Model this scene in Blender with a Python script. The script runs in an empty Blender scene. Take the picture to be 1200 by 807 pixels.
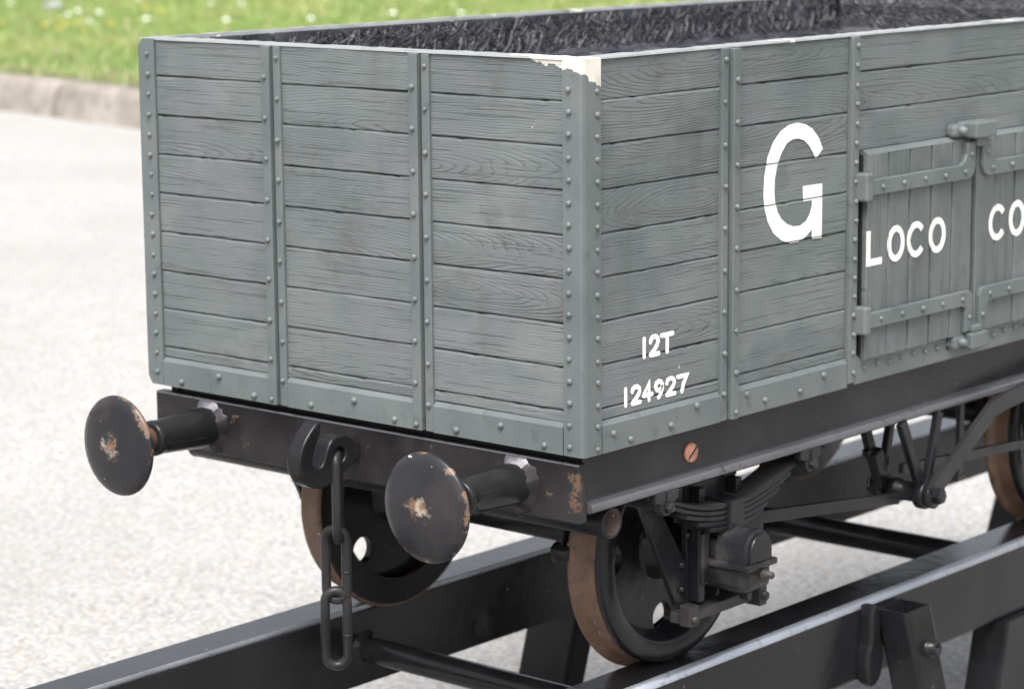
import bpy, bmesh, math, random
import numpy as np
from mathutils import Vector, Matrix
R = math.radians
rng = random.Random(7)
nrng = np.random.default_rng(5)
S = 0.55                       # metres per modelling unit (unit = height of the wagon body)
scene = bpy.context.scene
col = scene.collection
GZ = -1.5                      # ground level, units
LZ = -1.06                     # lawn level, units

# ------------------------------------------------------------------ materials
def new_mat(name):
    m = bpy.data.materials.new(name); m.use_nodes = True
    nt = m.node_tree; nt.nodes.clear()
    out = nt.nodes.new('ShaderNodeOutputMaterial')
    b = nt.nodes.new('ShaderNodeBsdfPrincipled')
    nt.links.new(b.outputs[0], out.inputs[0])
    return m, nt, b
class G:
    """small node-graph helper"""
    def __init__(s, nt): s.nt = nt
    def n(s, typ, **kw):
        nd = s.nt.nodes.new(typ)
        for k, v in kw.items(): setattr(nd, k, v)
        return nd
    def link(s, a, b): s.nt.links.new(a, b)
    def val(s, inp, v):
        if hasattr(v, 'is_output'): s.link(v, inp)
        else: inp.default_value = v
    def obj(s): return s.n('ShaderNodeTexCoord').outputs['Object']
    def geo(s): return s.n('ShaderNodeNewGeometry').outputs['Position']
    def uv(s, name):
        u = s.n('ShaderNodeUVMap'); u.uv_map = name; return u.outputs[0]
    def mapping(s, vec, scale=(1,1,1), loc=(0,0,0)):
        m = s.n('ShaderNodeMapping'); s.link(vec, m.inputs[0])
        m.inputs['Scale'].default_value = scale; m.inputs['Location'].default_value = loc
        return m.outputs[0]
    def noise(s, vec, scale, detail=4, rough=.55, dist=0):
        t = s.n('ShaderNodeTexNoise'); s.link(vec, t.inputs['Vector'])
        t.inputs['Scale'].default_value = scale; t.inputs['Detail'].default_value = detail
        t.inputs['Roughness'].default_value = rough; t.inputs['Distortion'].default_value = dist
        return t.outputs['Fac']
    def math(s, op, a, b=0.0, c=0.0):
        m = s.n('ShaderNodeMath', operation=op)
        s.val(m.inputs[0], a); s.val(m.inputs[1], b); s.val(m.inputs[2], c)
        return m.outputs[0]
    def ramp(s, v, lo, hi, a=0.0, b=1.0):
        m = s.n('ShaderNodeMapRange'); m.interpolation_type = 'SMOOTHSTEP'
        s.val(m.inputs[0], v); m.inputs[1].default_value = lo; m.inputs[2].default_value = hi
        m.inputs[3].default_value = a; m.inputs[4].default_value = b
        return m.outputs[0]
    def mix(s, f, a, b, blend='MIX'):
        m = s.n('ShaderNodeMix', data_type='RGBA', blend_type=blend)
        s.val(m.inputs[0], f)
        for i, v in ((6, a), (7, b)):
            if hasattr(v, 'is_output'): s.link(v, m.inputs[i])
            else: m.inputs[i].default_value = (*v, 1)
        return m.outputs[2]
    def bump(s, h, strength, dist, normal=None):
        b = s.n('ShaderNodeBump'); b.inputs['Strength'].default_value = strength
        b.inputs['Distance'].default_value = dist; s.link(h, b.inputs['Height'])
        if normal: s.link(normal, b.inputs['Normal'])
        return b.outputs[0]

def chip(g, P, c):
    """paint knocked off the front right top corner down to the white resin, a shape of its own, plus nicks along the top edge"""
    sep = g.n('ShaderNodeSeparateXYZ'); g.link(P, sep.inputs[0])
    x, y, z = [g.math('MULTIPLY', o, 1/S) for o in sep.outputs]
    nz = g.math('SUBTRACT', g.noise(P, 24, 4, .6), .5)
    T = g.math('ADD', g.math('MULTIPLY', x, -.20), g.math('MULTIPLY', y, -.40))
    T = g.math('ADD', g.math('ADD', T, .961), g.math('MULTIPLY', nz, .075))
    f = g.math('SUBTRACT', z, T)
    m = g.math('MULTIPLY', g.ramp(f, -.0008, .0008), g.ramp(y, .0785, .0775))
    n2 = g.noise(P, 9, 3, .6)
    m2 = g.math('MULTIPLY', g.ramp(g.math('ADD', z, g.math('MULTIPLY', nz, .03)), .988, .990), g.ramp(n2, .655, .66))
    m = g.math('MAXIMUM', m, m2)
    cc = g.mix(g.ramp(g.noise(P, 30, 5), .45, .75), (.54, .52, .46), (.40, .36, .29))
    return g.mix(m, c, cc)
PA, PB, PC = (.081,.096,.097), (.112,.125,.125), (.050,.056,.056)
def mat_planks():
    m, nt, b = new_mat('painted_wood_grain'); g = G(nt)
    gr = g.uv('grain'); fb = g.uv('fibre'); P = g.geo()
    wob = g.n('ShaderNodeTexNoise'); g.link(g.mapping(fb, (5, 26, 1)), wob.inputs['Vector']); wob.inputs['Scale'].default_value = 1; wob.inputs['Detail'].default_value = 3
    off = g.n('ShaderNodeVectorMath', operation='SCALE'); g.link(wob.outputs['Color'], off.inputs[0]); off.inputs['Scale'].default_value = .013
    add = g.n('ShaderNodeVectorMath', operation='ADD'); g.link(gr, add.inputs[0]); g.link(off.outputs[0], add.inputs[1])
    ln = g.n('ShaderNodeVectorMath', operation='LENGTH'); g.link(add.outputs[0], ln.inputs[0])
    big = g.noise(g.mapping(fb, (2, 9, 1)), 1, 2)
    r = g.math('ADD', g.math('MULTIPLY', ln.outputs['Value'], 150), g.math('MULTIPLY', big, 4.0))
    fr = g.math('FRACT', r)
    line = g.math('MULTIPLY', g.ramp(fr, .55, .9), g.ramp(fr, 1.0, .93))      # asymmetric ring: soft rise, hard fall
    amp = g.ramp(g.noise(g.mapping(fb, (3.5, 24, 1), (3, 1, 0)), 1, 3), .38, .6)
    line = g.math('MULTIPLY', line, g.math('MULTIPLY_ADD', amp, .85, .15))
    fib = g.noise(g.mapping(fb, (7, 210, 1)), 1, 3, .6)
    deep = g.ramp(g.noise(g.mapping(fb, (2.6, 120, 1), (8, 2, 0)), 1, 3, .6), .56, .66)
    h = g.math('SUBTRACT', g.math('MULTIPLY', fib, .45), g.math('ADD', g.math('MULTIPLY', line, .8), deep))
    tone = g.ramp(g.noise(P, 5.0, 4), .3, .7)
    c = g.mix(tone, PA, PB)
    c = g.mix(g.math('MULTIPLY', g.ramp(g.noise(g.mapping(P, (1, 1, 1.6), (4, 2, 1)), 4.2, 3, .5), .50, .64), .55), c, (.148, .160, .160))
    c = g.mix(g.math('MULTIPLY', g.ramp(g.noise(g.mapping(P, (1, 1, 1), (9, 4, 2)), 5.5, 4, .6), .48, .62), .6), c, (.116, .117, .125))
    c = g.mix(g.math('MULTIPLY', g.ramp(g.noise(g.mapping(P, (1, 1, 1.3), (2, 7, 5)), 8, 5, .65), .55, .68), .55), c, (.074, .071, .066))
    c = g.mix(g.math('MULTIPLY', g.ramp(g.noise(P, 2.6, 3), .45, .72), .45), c, (.100, .123, .117))
    c = g.mix(g.math('MULTIPLY', g.ramp(g.noise(g.mapping(P, (9, 9, 2.0)), 1.6, 4), .58, .78), .35), c, (.066, .070, .066))   # grime runs
    c = g.mix(g.math('MULTIPLY', g.ramp(g.noise(g.mapping(fb, (14, 40, 1)), 1, 5), .56, .72), .35), c, (.135, .145, .142))
    c = g.mix(g.math('MULTIPLY', g.math('ADD', g.math('MULTIPLY', line, .7), g.math('MULTIPLY', deep, .8)), .34), c, (.026, .027, .025))
    c = g.mix(g.ramp(g.noise(P, 58, 2, .5), .80, .82), c, (.40, .40, .38))
    c = chip(g, P, c)
    g.link(c, b.inputs['Base Color'])
    b.inputs['Roughness'].default_value = .52; b.inputs['Specular IOR Level'].default_value = .42
    g.link(g.bump(h, .55, .0022), b.inputs['Normal'])
    return m
def mat_paint(name, chips=None, worn=0.0):
    m, nt, b = new_mat(name); g = G(nt); P = g.geo()
    c = g.mix(g.ramp(g.noise(P, 7, 4), .3, .7), PA, PB)
    c = g.mix(g.math('MULTIPLY', g.ramp(g.noise(g.mapping(P, (10, 10, 2.5)), 1.4, 4), .5, .72), .55), c, (.082, .102, .099))
    c = g.mix(g.math('MULTIPLY', g.ramp(g.noise(P, 30, 5, .65), .56, .7), .5), c, PC)
    c = g.mix(g.ramp(g.noise(P, 75, 2, .5), .80, .82), c, (.42, .42, .40))
    if worn: c = g.mix(g.math('MULTIPLY_ADD', g.noise(P, 18, 4), .5, worn), c, (.27, .275, .275))
    if chips: c = chip(g, P, c)
    g.link(c, b.inputs['Base Color'])
    b.inputs['Roughness'].default_value = .46; b.inputs['Specular IOR Level'].default_value = .45
    g.link(g.bump(g.noise(P, 60, 4), .25, .0015), b.inputs['Normal'])
    return m
def mat_black(name, rust=.3, dust=.2, base=(.020,.019,.020), rough=.36, bumps=.3, dustc=(.034,.032,.032)):
    m, nt, b = new_mat(name); g = G(nt); P = g.geo()
    c = g.mix(g.ramp(g.noise(P, 9, 4), .3, .7), base, tuple(v*1.7 for v in base))
    n2 = g.noise(P, 26, 6, .68)
    dm = g.math('MULTIPLY', g.ramp(g.noise(P, 7, 5, .6), .62 - .25*dust, .85 - .25*dust), .55)
    c = g.mix(dm, c, dustc)
    th = .74 - .16*rust
    n3 = g.math('ADD', g.math('MULTIPLY', n2, .78), g.math('MULTIPLY', g.noise(P, 5.5, 3), .22))
    rm = g.ramp(g.math('ADD', n3, g.math('MULTIPLY', g.math('SUBTRACT', g.noise(P, 70, 3, .7), .5), .22)), th - .05, th + .01)
    rc = g.mix(g.noise(P, 60, 3), (.055, .031, .020), (.140, .090, .060))
    c = g.mix(g.math('MULTIPLY', rm, .85), c, rc)
    c = g.mix(g.ramp(g.noise(P, 60, 3, .6), .735, .76), c, (.13, .125, .12))
    g.link(c, b.inputs['Base Color'])
    ro = g.math('ADD', g.math('MULTIPLY', rm, .4), g.math('MULTIPLY_ADD', g.noise(P, 18, 5, .65), .22, rough - .11))
    g.link(g.math('ADD', ro, g.math('MULTIPLY', dm, .3)), b.inputs['Roughness'])
    b.inputs['Specular IOR Level'].default_value = .20
    hh = g.math('ADD', g.math('MULTIPLY', rm, .8), g.noise(P, 45, 5, .6))
    g.link(g.bump(hh, bumps, .0016), b.inputs['Normal'])
    return m
def mat_head():
    """buffer head: black paint knocked off at the middle of the disc (object space, disc axis = y)"""
    m, nt, b = new_mat('scuffed_black_buffer_face'); g = G(nt); O = g.obj(); P = g.geo()
    c = g.mix(g.ramp(g.noise(P, 8, 5), .3, .7), (.010,.0098,.012), (.021,.020,.023))
    c = g.mix(g.math('MULTIPLY', g.ramp(g.noise(P, 12, 5, .6), .5, .7), .5), c, (.040,.034,.033))
    sep = g.n('ShaderNodeSeparateXYZ'); g.link(O, sep.inputs[0])
    d = g.math('SQRT', g.math('ADD', g.math('POWER', g.math('ADD', sep.outputs[0], .006), 2), g.math('POWER', sep.outputs[2], 2)))
    d = g.math('ADD', d, g.math('MULTIPLY', g.math('SUBTRACT', g.noise(P, 48, 6, .72), .5), .075))
    core = g.ramp(d, .022, .009)
    cc = g.mix(g.ramp(g.noise(P, 70, 4), .4, .62), (.14, .080, .052), (.30, .26, .20))
    c = g.mix(g.math('MULTIPLY', core, g.ramp(g.noise(P, 80, 4, .7), .36, .52)), c, cc)
    sp = g.ramp(g.noise(P, 38, 5, .66), .70, .73)
    c = g.mix(g.math('MULTIPLY', sp, .85), c, (.20, .115, .075))
    c = g.mix(g.ramp(g.noise(P, 85, 2), .735, .755), c, (.5, .5, .5))
    ew = g.math('MULTIPLY', g.ramp(d, .074, .079), g.ramp(g.noise(P, 42, 4), .52, .60))
    c = g.mix(g.math('MULTIPLY', ew, .8), c, (.16, .105, .075))
    g.link(c, b.inputs['Base Color'])
    b.inputs['Specular IOR Level'].default_value = .28
    g.link(g.math('MULTIPLY_ADD', g.noise(P, 20, 5), .22, .20), b.inputs['Roughness'])
    g.link(g.bump(g.math('ADD', core, g.noise(P, 40, 5)), .3, .0012), b.inputs['Normal'])
    return m
def mat_rust(name, a=(.085,.046,.028), c2=(.15,.086,.053), dark=(.036,.026,.021)):
    m, nt, b = new_mat(name); g = G(nt); P = g.geo()
    c = g.mix(g.ramp(g.noise(P, 14, 5, .6), .3, .7), a, c2)
    c = g.mix(g.math('MULTIPLY', g.ramp(g.noise(P, 24, 6, .7), .46, .66), .75), c, dark)
    c = g.mix(g.ramp(g.noise(P, 44, 4), .655, .69), c, (.17, .065, .035))
    c = g.mix(g.ramp(g.noise(P, 90, 3), .71, .74), c, (.42, .38, .33))
    g.link(c, b.inputs['Base Color']); b.inputs['Roughness'].default_value = .62
    g.link(g.bump(g.noise(P, 60, 6, .7), .5, .002), b.inputs['Normal'])
    return m
def mat_plain(name, colr, rough=.5, var=.15, scale=20, bump=.1):
    m, nt, b = new_mat(name); g = G(nt); P = g.geo()
    lo = tuple(v*(1-var) for v in colr); hi = tuple(min(1, v*(1+var)) for v in colr)
    g.link(g.mix(g.ramp(g.noise(P, scale, 4), .3, .7), lo, hi), b.inputs['Base Color'])
    b.inputs['Roughness'].default_value = rough
    g.link(g.bump(g.noise(P, scale*3, 4), bump, .001), b.inputs['Normal'])
    return m
def mat_edge(name, colr, rough):
    m, nt, b = new_mat(name); g = G(nt); P = g.geo()
    c = g.mix(g.ramp(g.noise(P, 60, 5, .7), .55, .68), colr, tuple(v*.45 for v in colr))
    c = g.mix(g.ramp(g.noise(P, 3.5, 3), .45, .7), c, tuple(v*.72 for v in colr))
    g.link(c, b.inputs['Base Color']); b.inputs['Metallic'].default_value = .55; b.inputs['Roughness'].default_value = rough
    return m
def mat_liner():
    m, nt, b = new_mat('black_resin_strand_lining'); g = G(nt); P = g.geo()
    c = g.mix(g.ramp(g.noise(P, 10, 5), .3, .7), (.012,.0125,.017), (.030,.031,.040))
    c = g.mix(g.math('MULTIPLY', g.ramp(g.noise(P, 22, 5, .65), .52, .7), .6), c, (.016,.016,.018))
    g.link(c, b.inputs['Base Color'])
    g.link(g.math('MULTIPLY_ADD', g.noise(P, 25, 4), .22, .13), b.inputs['Roughness'])
    b.inputs['Specular IOR Level'].default_value = .8
    g.link(g.bump(g.noise(P, 110, 6, .7, 1.2), .8, .004), b.inputs['Normal'])
    return m
def mat_ground():
    m, nt, b = new_mat('pale_worn_asphalt'); g = G(nt); P = g.geo()
    n1 = g.ramp(g.noise(P, 62, 5, .72), .38, .60); n2 = g.ramp(g.noise(P, 10, 5, .65), .3, .7); n3 = g.noise(P, .9, 4)
    c = g.mix(n1, (.172,.168,.160), (.365,.360,.350))
    c = g.mix(g.math('MULTIPLY', n2, .45), c, (.345,.341,.334))
    v = g.n('ShaderNodeTexVoronoi'); g.link(P, v.inputs['Vector']); v.inputs['Scale'].default_value = 85
    sepc = g.n('ShaderNodeSeparateColor'); g.link(v.outputs['Color'], sepc.inputs[0])
    c = g.mix(g.math('MULTIPLY', g.ramp(sepc.outputs[0], .84, .88), .5), c, (.19,.185,.18))
    c = g.mix(g.math('MULTIPLY', g.ramp(sepc.outputs[1], .86, .9), .6), c, (.31,.27,.21))
    c = g.mix(g.math('MULTIPLY', g.ramp(sepc.outputs[2], .84, .88), .5), c, (.40,.395,.38))
    c = g.mix(g.math('MULTIPLY', g.ramp(n3, .40, .66), .25), c, (.205,.198,.186))
    c = g.mix(g.math('MULTIPLY', g.ramp(g.noise(P, 3.4, 6, .7), .60, .74), .22), c, (.17,.165,.155))
    g.link(c, b.inputs['Base Color']); b.inputs['Roughness'].default_value = .85; b.inputs['Specular IOR Level'].default_value = .2
    g.link(g.bump(g.math('ADD', g.noise(P, 70, 4, .7), g.math('MULTIPLY', v.outputs['Distance'], -1)), .5, .004), b.inputs['Normal'])
    return m
def mat_kerb():
    m, nt, b = new_mat('weathered_concrete_kerb'); g = G(nt); P = g.geo()
    c = g.mix(g.ramp(g.noise(P, 3, 6, .7), .3, .7), (.17,.152,.128), (.28,.257,.225))
    c = g.mix(g.math('MULTIPLY', g.ramp(g.noise(P, 11, 6, .7), .5, .68), .6), c, (.10,.092,.078))
    g.link(c, b.inputs['Base Color']); b.inputs['Roughness'].default_value = .9; b.inputs['Specular IOR Level'].default_value = .15
    g.link(g.bump(g.noise(P, 30, 6, .7), .6, .008), b.inputs['Normal'])
    return m
def mat_soil():
    m, nt, b = new_mat('turf_soil'); g = G(nt); P = g.geo()
    c = g.mix(g.ramp(g.noise(P, 2.0, 5), .35, .65), (.10,.15,.032), (.15,.19,.05))
    g.link(c, b.inputs['Base Color']); b.inputs['Roughness'].default_value = .95; b.inputs['Specular IOR Level'].default_value = .1
    return m
def mat_grass():
    m, nt, b = new_mat('grass_blades'); g = G(nt); P = g.geo()
    at = g.n('ShaderNodeAttribute'); at.attribute_name = 'tint'
    c = g.mix(at.outputs['Fac'], (.15,.225,.06), (.26,.32,.12))
    c = g.mix(g.math('MULTIPLY', g.ramp(g.noise(P, .55, 4, .6), .50, .66), .75), c, (.33,.34,.13))
    c = g.mix(g.math('MULTIPLY', g.ramp(g.noise(P, 1.6, 4, .6), .52, .66), .5), c, (.11,.21,.04))
    dr = g.n('ShaderNodeAttribute'); dr.attribute_name = 'dry'
    c = g.mix(dr.outputs['Fac'], c, (.36,.31,.19))
    g.link(c, b.inputs['Base Color']); b.inputs['Roughness'].default_value = .5; b.inputs['Specular IOR Level'].default_value = .3
    b.inputs['Transmission Weight'].default_value = 0
    try:
        b.inputs['Subsurface Weight'].default_value = 0
    except Exception: pass
    return m

M = dict(planks=mat_planks(), paint=mat_paint('grey_paint'), corner=mat_paint('chipped_grey_paint', chips=True),
         rim=mat_paint('worn_rim_paint', chips=True, worn=.42), beam=mat_black('rusty_black_paint', .55, .35, (.0105,.0095,.0105), .34),
         sole=mat_black('dusty_black_paint', .02, .25, (.0145,.014,.0155), .24), gear=mat_black('greasy_black_running_gear', .20, .15, (.0085,.0085,.0098), .25, .6),
         stand=mat_black('gloss_black_stand_paint', .10, .10, (.0080,.0078,.0088), .19), tube=mat_black('satin_black_tube', .22, .2, (.010,.0098,.0105), .19),
         chain=mat_black('worn_black_chain', .42, .3, (.013,.0125,.013), .28, .5), hook=mat_black('worn_black_hook', .30, .2, (.009,.009,.0098), .25),
         head=mat_head(), edge=mat_edge('bare_steel_edge', (.34,.36,.40), .30), lip=mat_edge('rubbed_paint_edge', (.135,.135,.145), .34), groove=mat_plain('dirty_groove_paint', (.065,.063,.060), .8), tyre=mat_rust('rusty_tyre'), rusty=mat_rust('brown_rust', (.040,.021,.014), (.085,.046,.030)), bolt=mat_plain('copper_rust_bolt', (.33,.15,.095), .55, .3, 60),
         peel=mat_edge('peeling_silver_paint', (.13,.125,.14), .45), dusty=mat_black('dust_topped_black', .15, .8, (.016,.0155,.016), .34, .6, (.085,.080,.074)), abox=mat_black('dust_smudged_axle_box', .10, .62, (.009,.009,.0105), .26, .5, (.10,.096,.09)),
         liner=mat_liner(), dark=mat_plain('black_timber_and_slot_shade', (.012,.012,.012), .8), white=mat_plain('white_lettering_paint', (.70,.69,.65), .5, .09, 26),
         ground=mat_ground(), kerb=mat_kerb(), soil=mat_soil(), grass=mat_grass(),
         yellow=mat_plain('yellow_petals', (.75,.55,.02), .6), daisy=mat_plain('white_petals', (.8,.8,.77), .6), stem=mat_plain('green_stem', (.07,.12,.03), .6),
         stone=mat_plain('grey_stone', (.24,.25,.27), .8, .3, 12, .5))

# ------------------------------------------------------------------ mesh helpers
def merge(dst, src, mi=0, smooth=False):
    vm = {}
    for v in src.verts: vm[v] = dst.verts.new(v.co)
    for f in src.faces:
        try: nf = dst.faces.new([vm[v] for v in f.verts])
        except ValueError: continue
        nf.material_index = mi; nf.smooth = smooth or f.smooth
    src.free()
def box(bm, x0, x1, y0, y1, z0, z1, bev=0.0, mi=0, seg=2, mat=None):
    t = bmesh.new(); bmesh.ops.create_cube(t, size=1)
    for v in t.verts:
        v.co = Vector(((x0+x1)/2 + v.co.x*(x1-x0), (y0+y1)/2 + v.co.y*(y1-y0), (z0+z1)/2 + v.co.z*(z1-z0)))
    if bev: bmesh.ops.bevel(t, geom=t.edges[:] , offset=bev, segments=seg, affect='EDGES', profile=.5)
    if mat: t.transform(mat)
    merge(bm, t, mi)
def bar(bm, a, b, w, h, bev=0.0, mi=0, up=(0,0,1)):
    """rectangular bar from a to b, w across, h along 'up'"""
    a, b = Vector(a), Vector(b); d = b - a; L = d.length; d.normalize()
    s = d.cross(Vector(up)); s.normalize(); u = s.cross(d)
    mt = Matrix((( d.x, s.x, u.x, (a.x+b.x)/2), (d.y, s.y, u.y, (a.y+b.y)/2), (d.z, s.z, u.z, (a.z+b.z)/2), (0,0,0,1)))
    box(bm, -L/2, L/2, -w/2, w/2, -h/2, h/2, bev, mi, 2, mt)
def lathe(bm, prof, org, axis, seg=48, mi=0, smooth=True, mis=None, sharp=True):
    """prof: list of (distance along axis, radius)"""
    axis = Vector(axis).normalized(); org = Vector(org)
    t = Vector((0,0,1)) if abs(axis.z) < .9 else Vector((1,0,0))
    e1 = axis.cross(t).normalized(); e2 = axis.cross(e1)
    rings = []
    for a, r in prof:
        c = org + axis*a
        if r < 1e-6: rings.append([bm.verts.new(c)])
        else: rings.append([bm.verts.new(c + (e1*math.cos(2*math.pi*k/seg) + e2*math.sin(2*math.pi*k/seg))*r) for k in range(seg)])
    for i in range(len(rings)-1):
        A, B = rings[i], rings[i+1]
        for k in range(seg):
            k2 = (k+1) % seg
            if len(A) == 1 and len(B) == 1: break
            if len(A) == 1: f = (A[0], B[k2], B[k])
            elif len(B) == 1: f = (A[k], A[k2], B[0])
            else: f = (A[k], A[k2], B[k2], B[k])
            nf = bm.faces.new(f); nf.smooth = smooth; nf.material_index = (mis[i] if mis else mi)
def tube(bm, pts, r, seg=12, closed=False, mi=0, cap=True):
    pts = [Vector(p) for p in pts]; n = len(pts); rings = []
    up = None
    for i in range(n):
        if closed: d = pts[(i+1) % n] - pts[i-1]
        else: d = pts[min(i+1, n-1)] - pts[max(i-1, 0)]
        d.normalize()
        if up is None:
            up = Vector((0,0,1)) if abs(d.z) < .9 else Vector((1,0,0))
        s = d.cross(up).normalized(); up = s.cross(d).normalized()
        rr = r[i] if isinstance(r, (list, tuple)) else r
        rings.append([bm.verts.new(pts[i] + (s*math.cos(2*math.pi*k/seg) + up*math.sin(2*math.pi*k/seg))*rr) for k in range(seg)])
    m = n if closed else n-1
    for i in range(m):
        A, B = rings[i], rings[(i+1) % n]
        sh = 0
        if closed and i == n-1:     # best rotation for the closing ring
            sh = min(range(seg), key=lambda q: (A[0].co - B[q].co).length)
        for k in range(seg):
            f = bm.faces.new((A[k], A[(k+1) % seg], B[(k+1+sh) % seg], B[(k+sh) % seg])); f.smooth = True; f.material_index = mi
    if cap and not closed:
        for rg in (rings[0], list(reversed(rings[-1]))):
            f = bm.faces.new(rg); f.material_index = mi
def rivet(bm, p, n, r=.0080, mi=0):
    p = Vector(p) + Vector((rng.uniform(-.0012,.0012), rng.uniform(-.0012,.0012), rng.uniform(-.0018,.0018)))
    r = r*rng.uniform(.9, 1.1)
    lathe(bm, [(-.001, r*1.02), (r*.45, r*.98), (r*.78, r*.74), (r*.95, r*.4), (r*1.0, 0)], p, n, 10, mi)
def flat(outer, holes, thick, bev=0.0, res=3):
    """filled 2-D outline with holes, extruded to 'thick' about z=0 (as a bmesh in the xy plane)"""
    cu = bpy.data.curves.new('tmp', 'CURVE'); cu.dimensions = '2D'; cu.fill_mode = 'BOTH'
    cu.extrude = max(thick/2 - bev, 0); cu.bevel_depth = bev; cu.bevel_resolution = res; cu.offset = -bev
    for pl in [outer] + list(holes):
        s = cu.splines.new('POLY'); s.points.add(len(pl)-1); s.use_cyclic_u = True
        for p, q in zip(s.points, pl): p.co = (q[0], q[1], 0, 1)
    o = bpy.data.objects.new('tmp', cu); col.objects.link(o)
    dg = bpy.context.evaluated_depsgraph_get()
    me = bpy.data.meshes.new_from_object(o.evaluated_get(dg))
    t = bmesh.new(); t.from_mesh(me)
    bpy.data.objects.remove(o); bpy.data.curves.remove(cu); bpy.data.meshes.remove(me)
    bmesh.ops.remove_doubles(t, verts=t.verts, dist=1e-5)
    for f in t.faces: f.smooth = False
    return t
YZ = Matrix(((0,0,1,0),(1,0,0,0),(0,1,0,0),(0,0,0,1)))      # plane coords (y,z), thickness along x
def smooth_poly(p, it=1):
    for _ in range(it):
        q = []
        for i in range(len(p)):
            a, b = p[i], p[(i+1) % len(p)]
            q += [(a[0]*.75+b[0]*.25, a[1]*.75+b[1]*.25), (a[0]*.25+b[0]*.75, a[1]*.25+b[1]*.75)]
        p = q
    return p
def circle(cx, cy, r, n=32): return [(cx+r*math.cos(2*math.pi*k/n), cy+r*math.sin(2*math.pi*k/n)) for k in range(n)]

def tag(o, label=None, cat=None, group=None, kind=None):
    if label: o['label'] = label
    if cat: o['category'] = cat
    if group: o['group'] = group
    if kind: o['kind'] = kind
    return o
WPOS = {}
def wpos(o):
    return WPOS.get(o.name, Vector((0,0,0)))
def empty(name, loc, label, cat, group=None):
    o = bpy.data.objects.new(name, None); o.empty_display_size = .1; col.objects.link(o)
    o.location = Vector(loc)*S; WPOS[o.name] = Vector(loc)*S
    return tag(o, label, cat, group)
def obj(name, bm, mats, parent=None, at=None, normals=True, label=None):
    """link a bmesh (world coords in units, or relative to 'at') as one object"""
    if normals: bmesh.ops.recalc_face_normals(bm, faces=bm.faces)
    me = bpy.data.meshes.new(name)
    base = Vector(at) if at is not None else None
    pp = wpos(parent) if parent else Vector((0,0,0))
    if base is None:
        n = len(bm.verts)
        base = sum((v.co for v in bm.verts), Vector())/max(n, 1)
        for v in bm.verts: v.co = (v.co - base)*S
    else:
        for v in bm.verts: v.co = v.co*S
    bm.to_mesh(me); bm.free()
    for m in (mats if isinstance(mats, (list, tuple)) else [mats]): me.materials.append(m)
    o = bpy.data.objects.new(name, me); col.objects.link(o)
    if parent: o.parent = parent
    o.location = base*S - pp
    WPOS[o.name] = base*S
    if label: o['label'] = label
    return o
def copy_tree(o, parent, delta):
    c = o.copy(); col.objects.link(c); c.parent = parent
    c.location = o.location + Vector(delta)*S
    WPOS[c.name] = WPOS[o.name] + Vector(delta)*S
    for ch in list(o.children):
        k = ch.copy(); col.objects.link(k); k.parent = c; WPOS[k.name] = WPOS[ch.name] + Vector(delta)*S
    return c
B = bmesh.new

# ------------------------------------------------------------------ the wagon
W, L = 1.639, 3.64
YC1, YC2, ZC = .70, 2.90, -.406
wagon = empty('coal_wagon', (-W/2, L/2, -.737), 'dark grey planked open goods wagon with white lettering on black underframe', 'wagon')
ZL = [0.083, .1146, .226, .337, .449, .560, .672, .7838, .8947, 1.0]    # plank joints

def planks(bm, plane, a0, a1, z0, z1, depth, vertical=False, first=None):
    """one plank: rows across the width, wavering edges; plane 'end' (face -y), 'side' (face +x), 'far' (-x), 'back' (+y)"""
    gl = bm.loops.layers.uv.get('grain') or bm.loops.layers.uv.new('grain')
    fl = bm.loops.layers.uv.get('fibre') or bm.loops.layers.uv.new('fibre')
    u0, u1, v0, v1 = (z0, z1, a0, a1) if vertical else (a0, a1, z0, z1)
    n = max(6, int((u1-u0)/.02)); g = .0020 if vertical else .0008
    fu, fv = rng.uniform(0, 50), rng.uniform(0, 50)
    kind = rng.random()
    cu = rng.uniform(u0-.1, u1+.1); cv = rng.uniform(v0-.02, v1+.02) if kind < .4 else v0 - rng.uniform(.15, .6)
    cs = rng.uniform(.07, .17) if kind < .4 else rng.uniform(.01, .06)
    tilt = rng.uniform(-.05, .05)
    w1 = w2 = 0.0; rows = []
    dz = rng.uniform(-.0015, .0015)
    for i in range(n+1):
        u = u0 + (u1-u0)*i/n
        w1 = w1*.75 + rng.gauss(0, .0004); w2 = w2*.75 + rng.gauss(0, .0005)
        nick = .003 if rng.random() < .03 else 0
        lo, hi = v0 + g + w1, v1 - g + w2 - nick
        vs = [(lo, .020), (lo, .0035), (lo + .0012, .0012), (lo+.0030, 0), (hi-.0062, 0), (hi - .0018, .0032), (hi, .0062), (hi, .020)]
        row = []
        for (v, dd) in vs:
            d = depth + dd + dz
            a, z = (v, u) if vertical else (u, v)
            co = {'end': (a, d, z), 'side': (-d, a, z), 'far': (-W + d, a, z), 'back': (a, L - d, z)}[plane]
            vert = bm.verts.new(co); row.append((vert, u, v))
        rows.append(row)
    def setuv(f, us):
        for lp, (u, v) in zip(f.loops, us):
            lp[gl].uv = ((u-cu)*cs, (v-cv) + (u-cu)*tilt); lp[fl].uv = (u+fu, v+fv)
    for i in range(n):
        for j in range(7):
            q = [rows[i][j], rows[i+1][j], rows[i+1][j+1], rows[i][j+1]]
            f = bm.faces.new([x[0] for x in q]); setuv(f, [x[1:] for x in q])
    for row in (rows[0], rows[-1]):
        f = bm.faces.new([x[0] for x in row]); setuv(f, [x[1:] for x in row])

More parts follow.
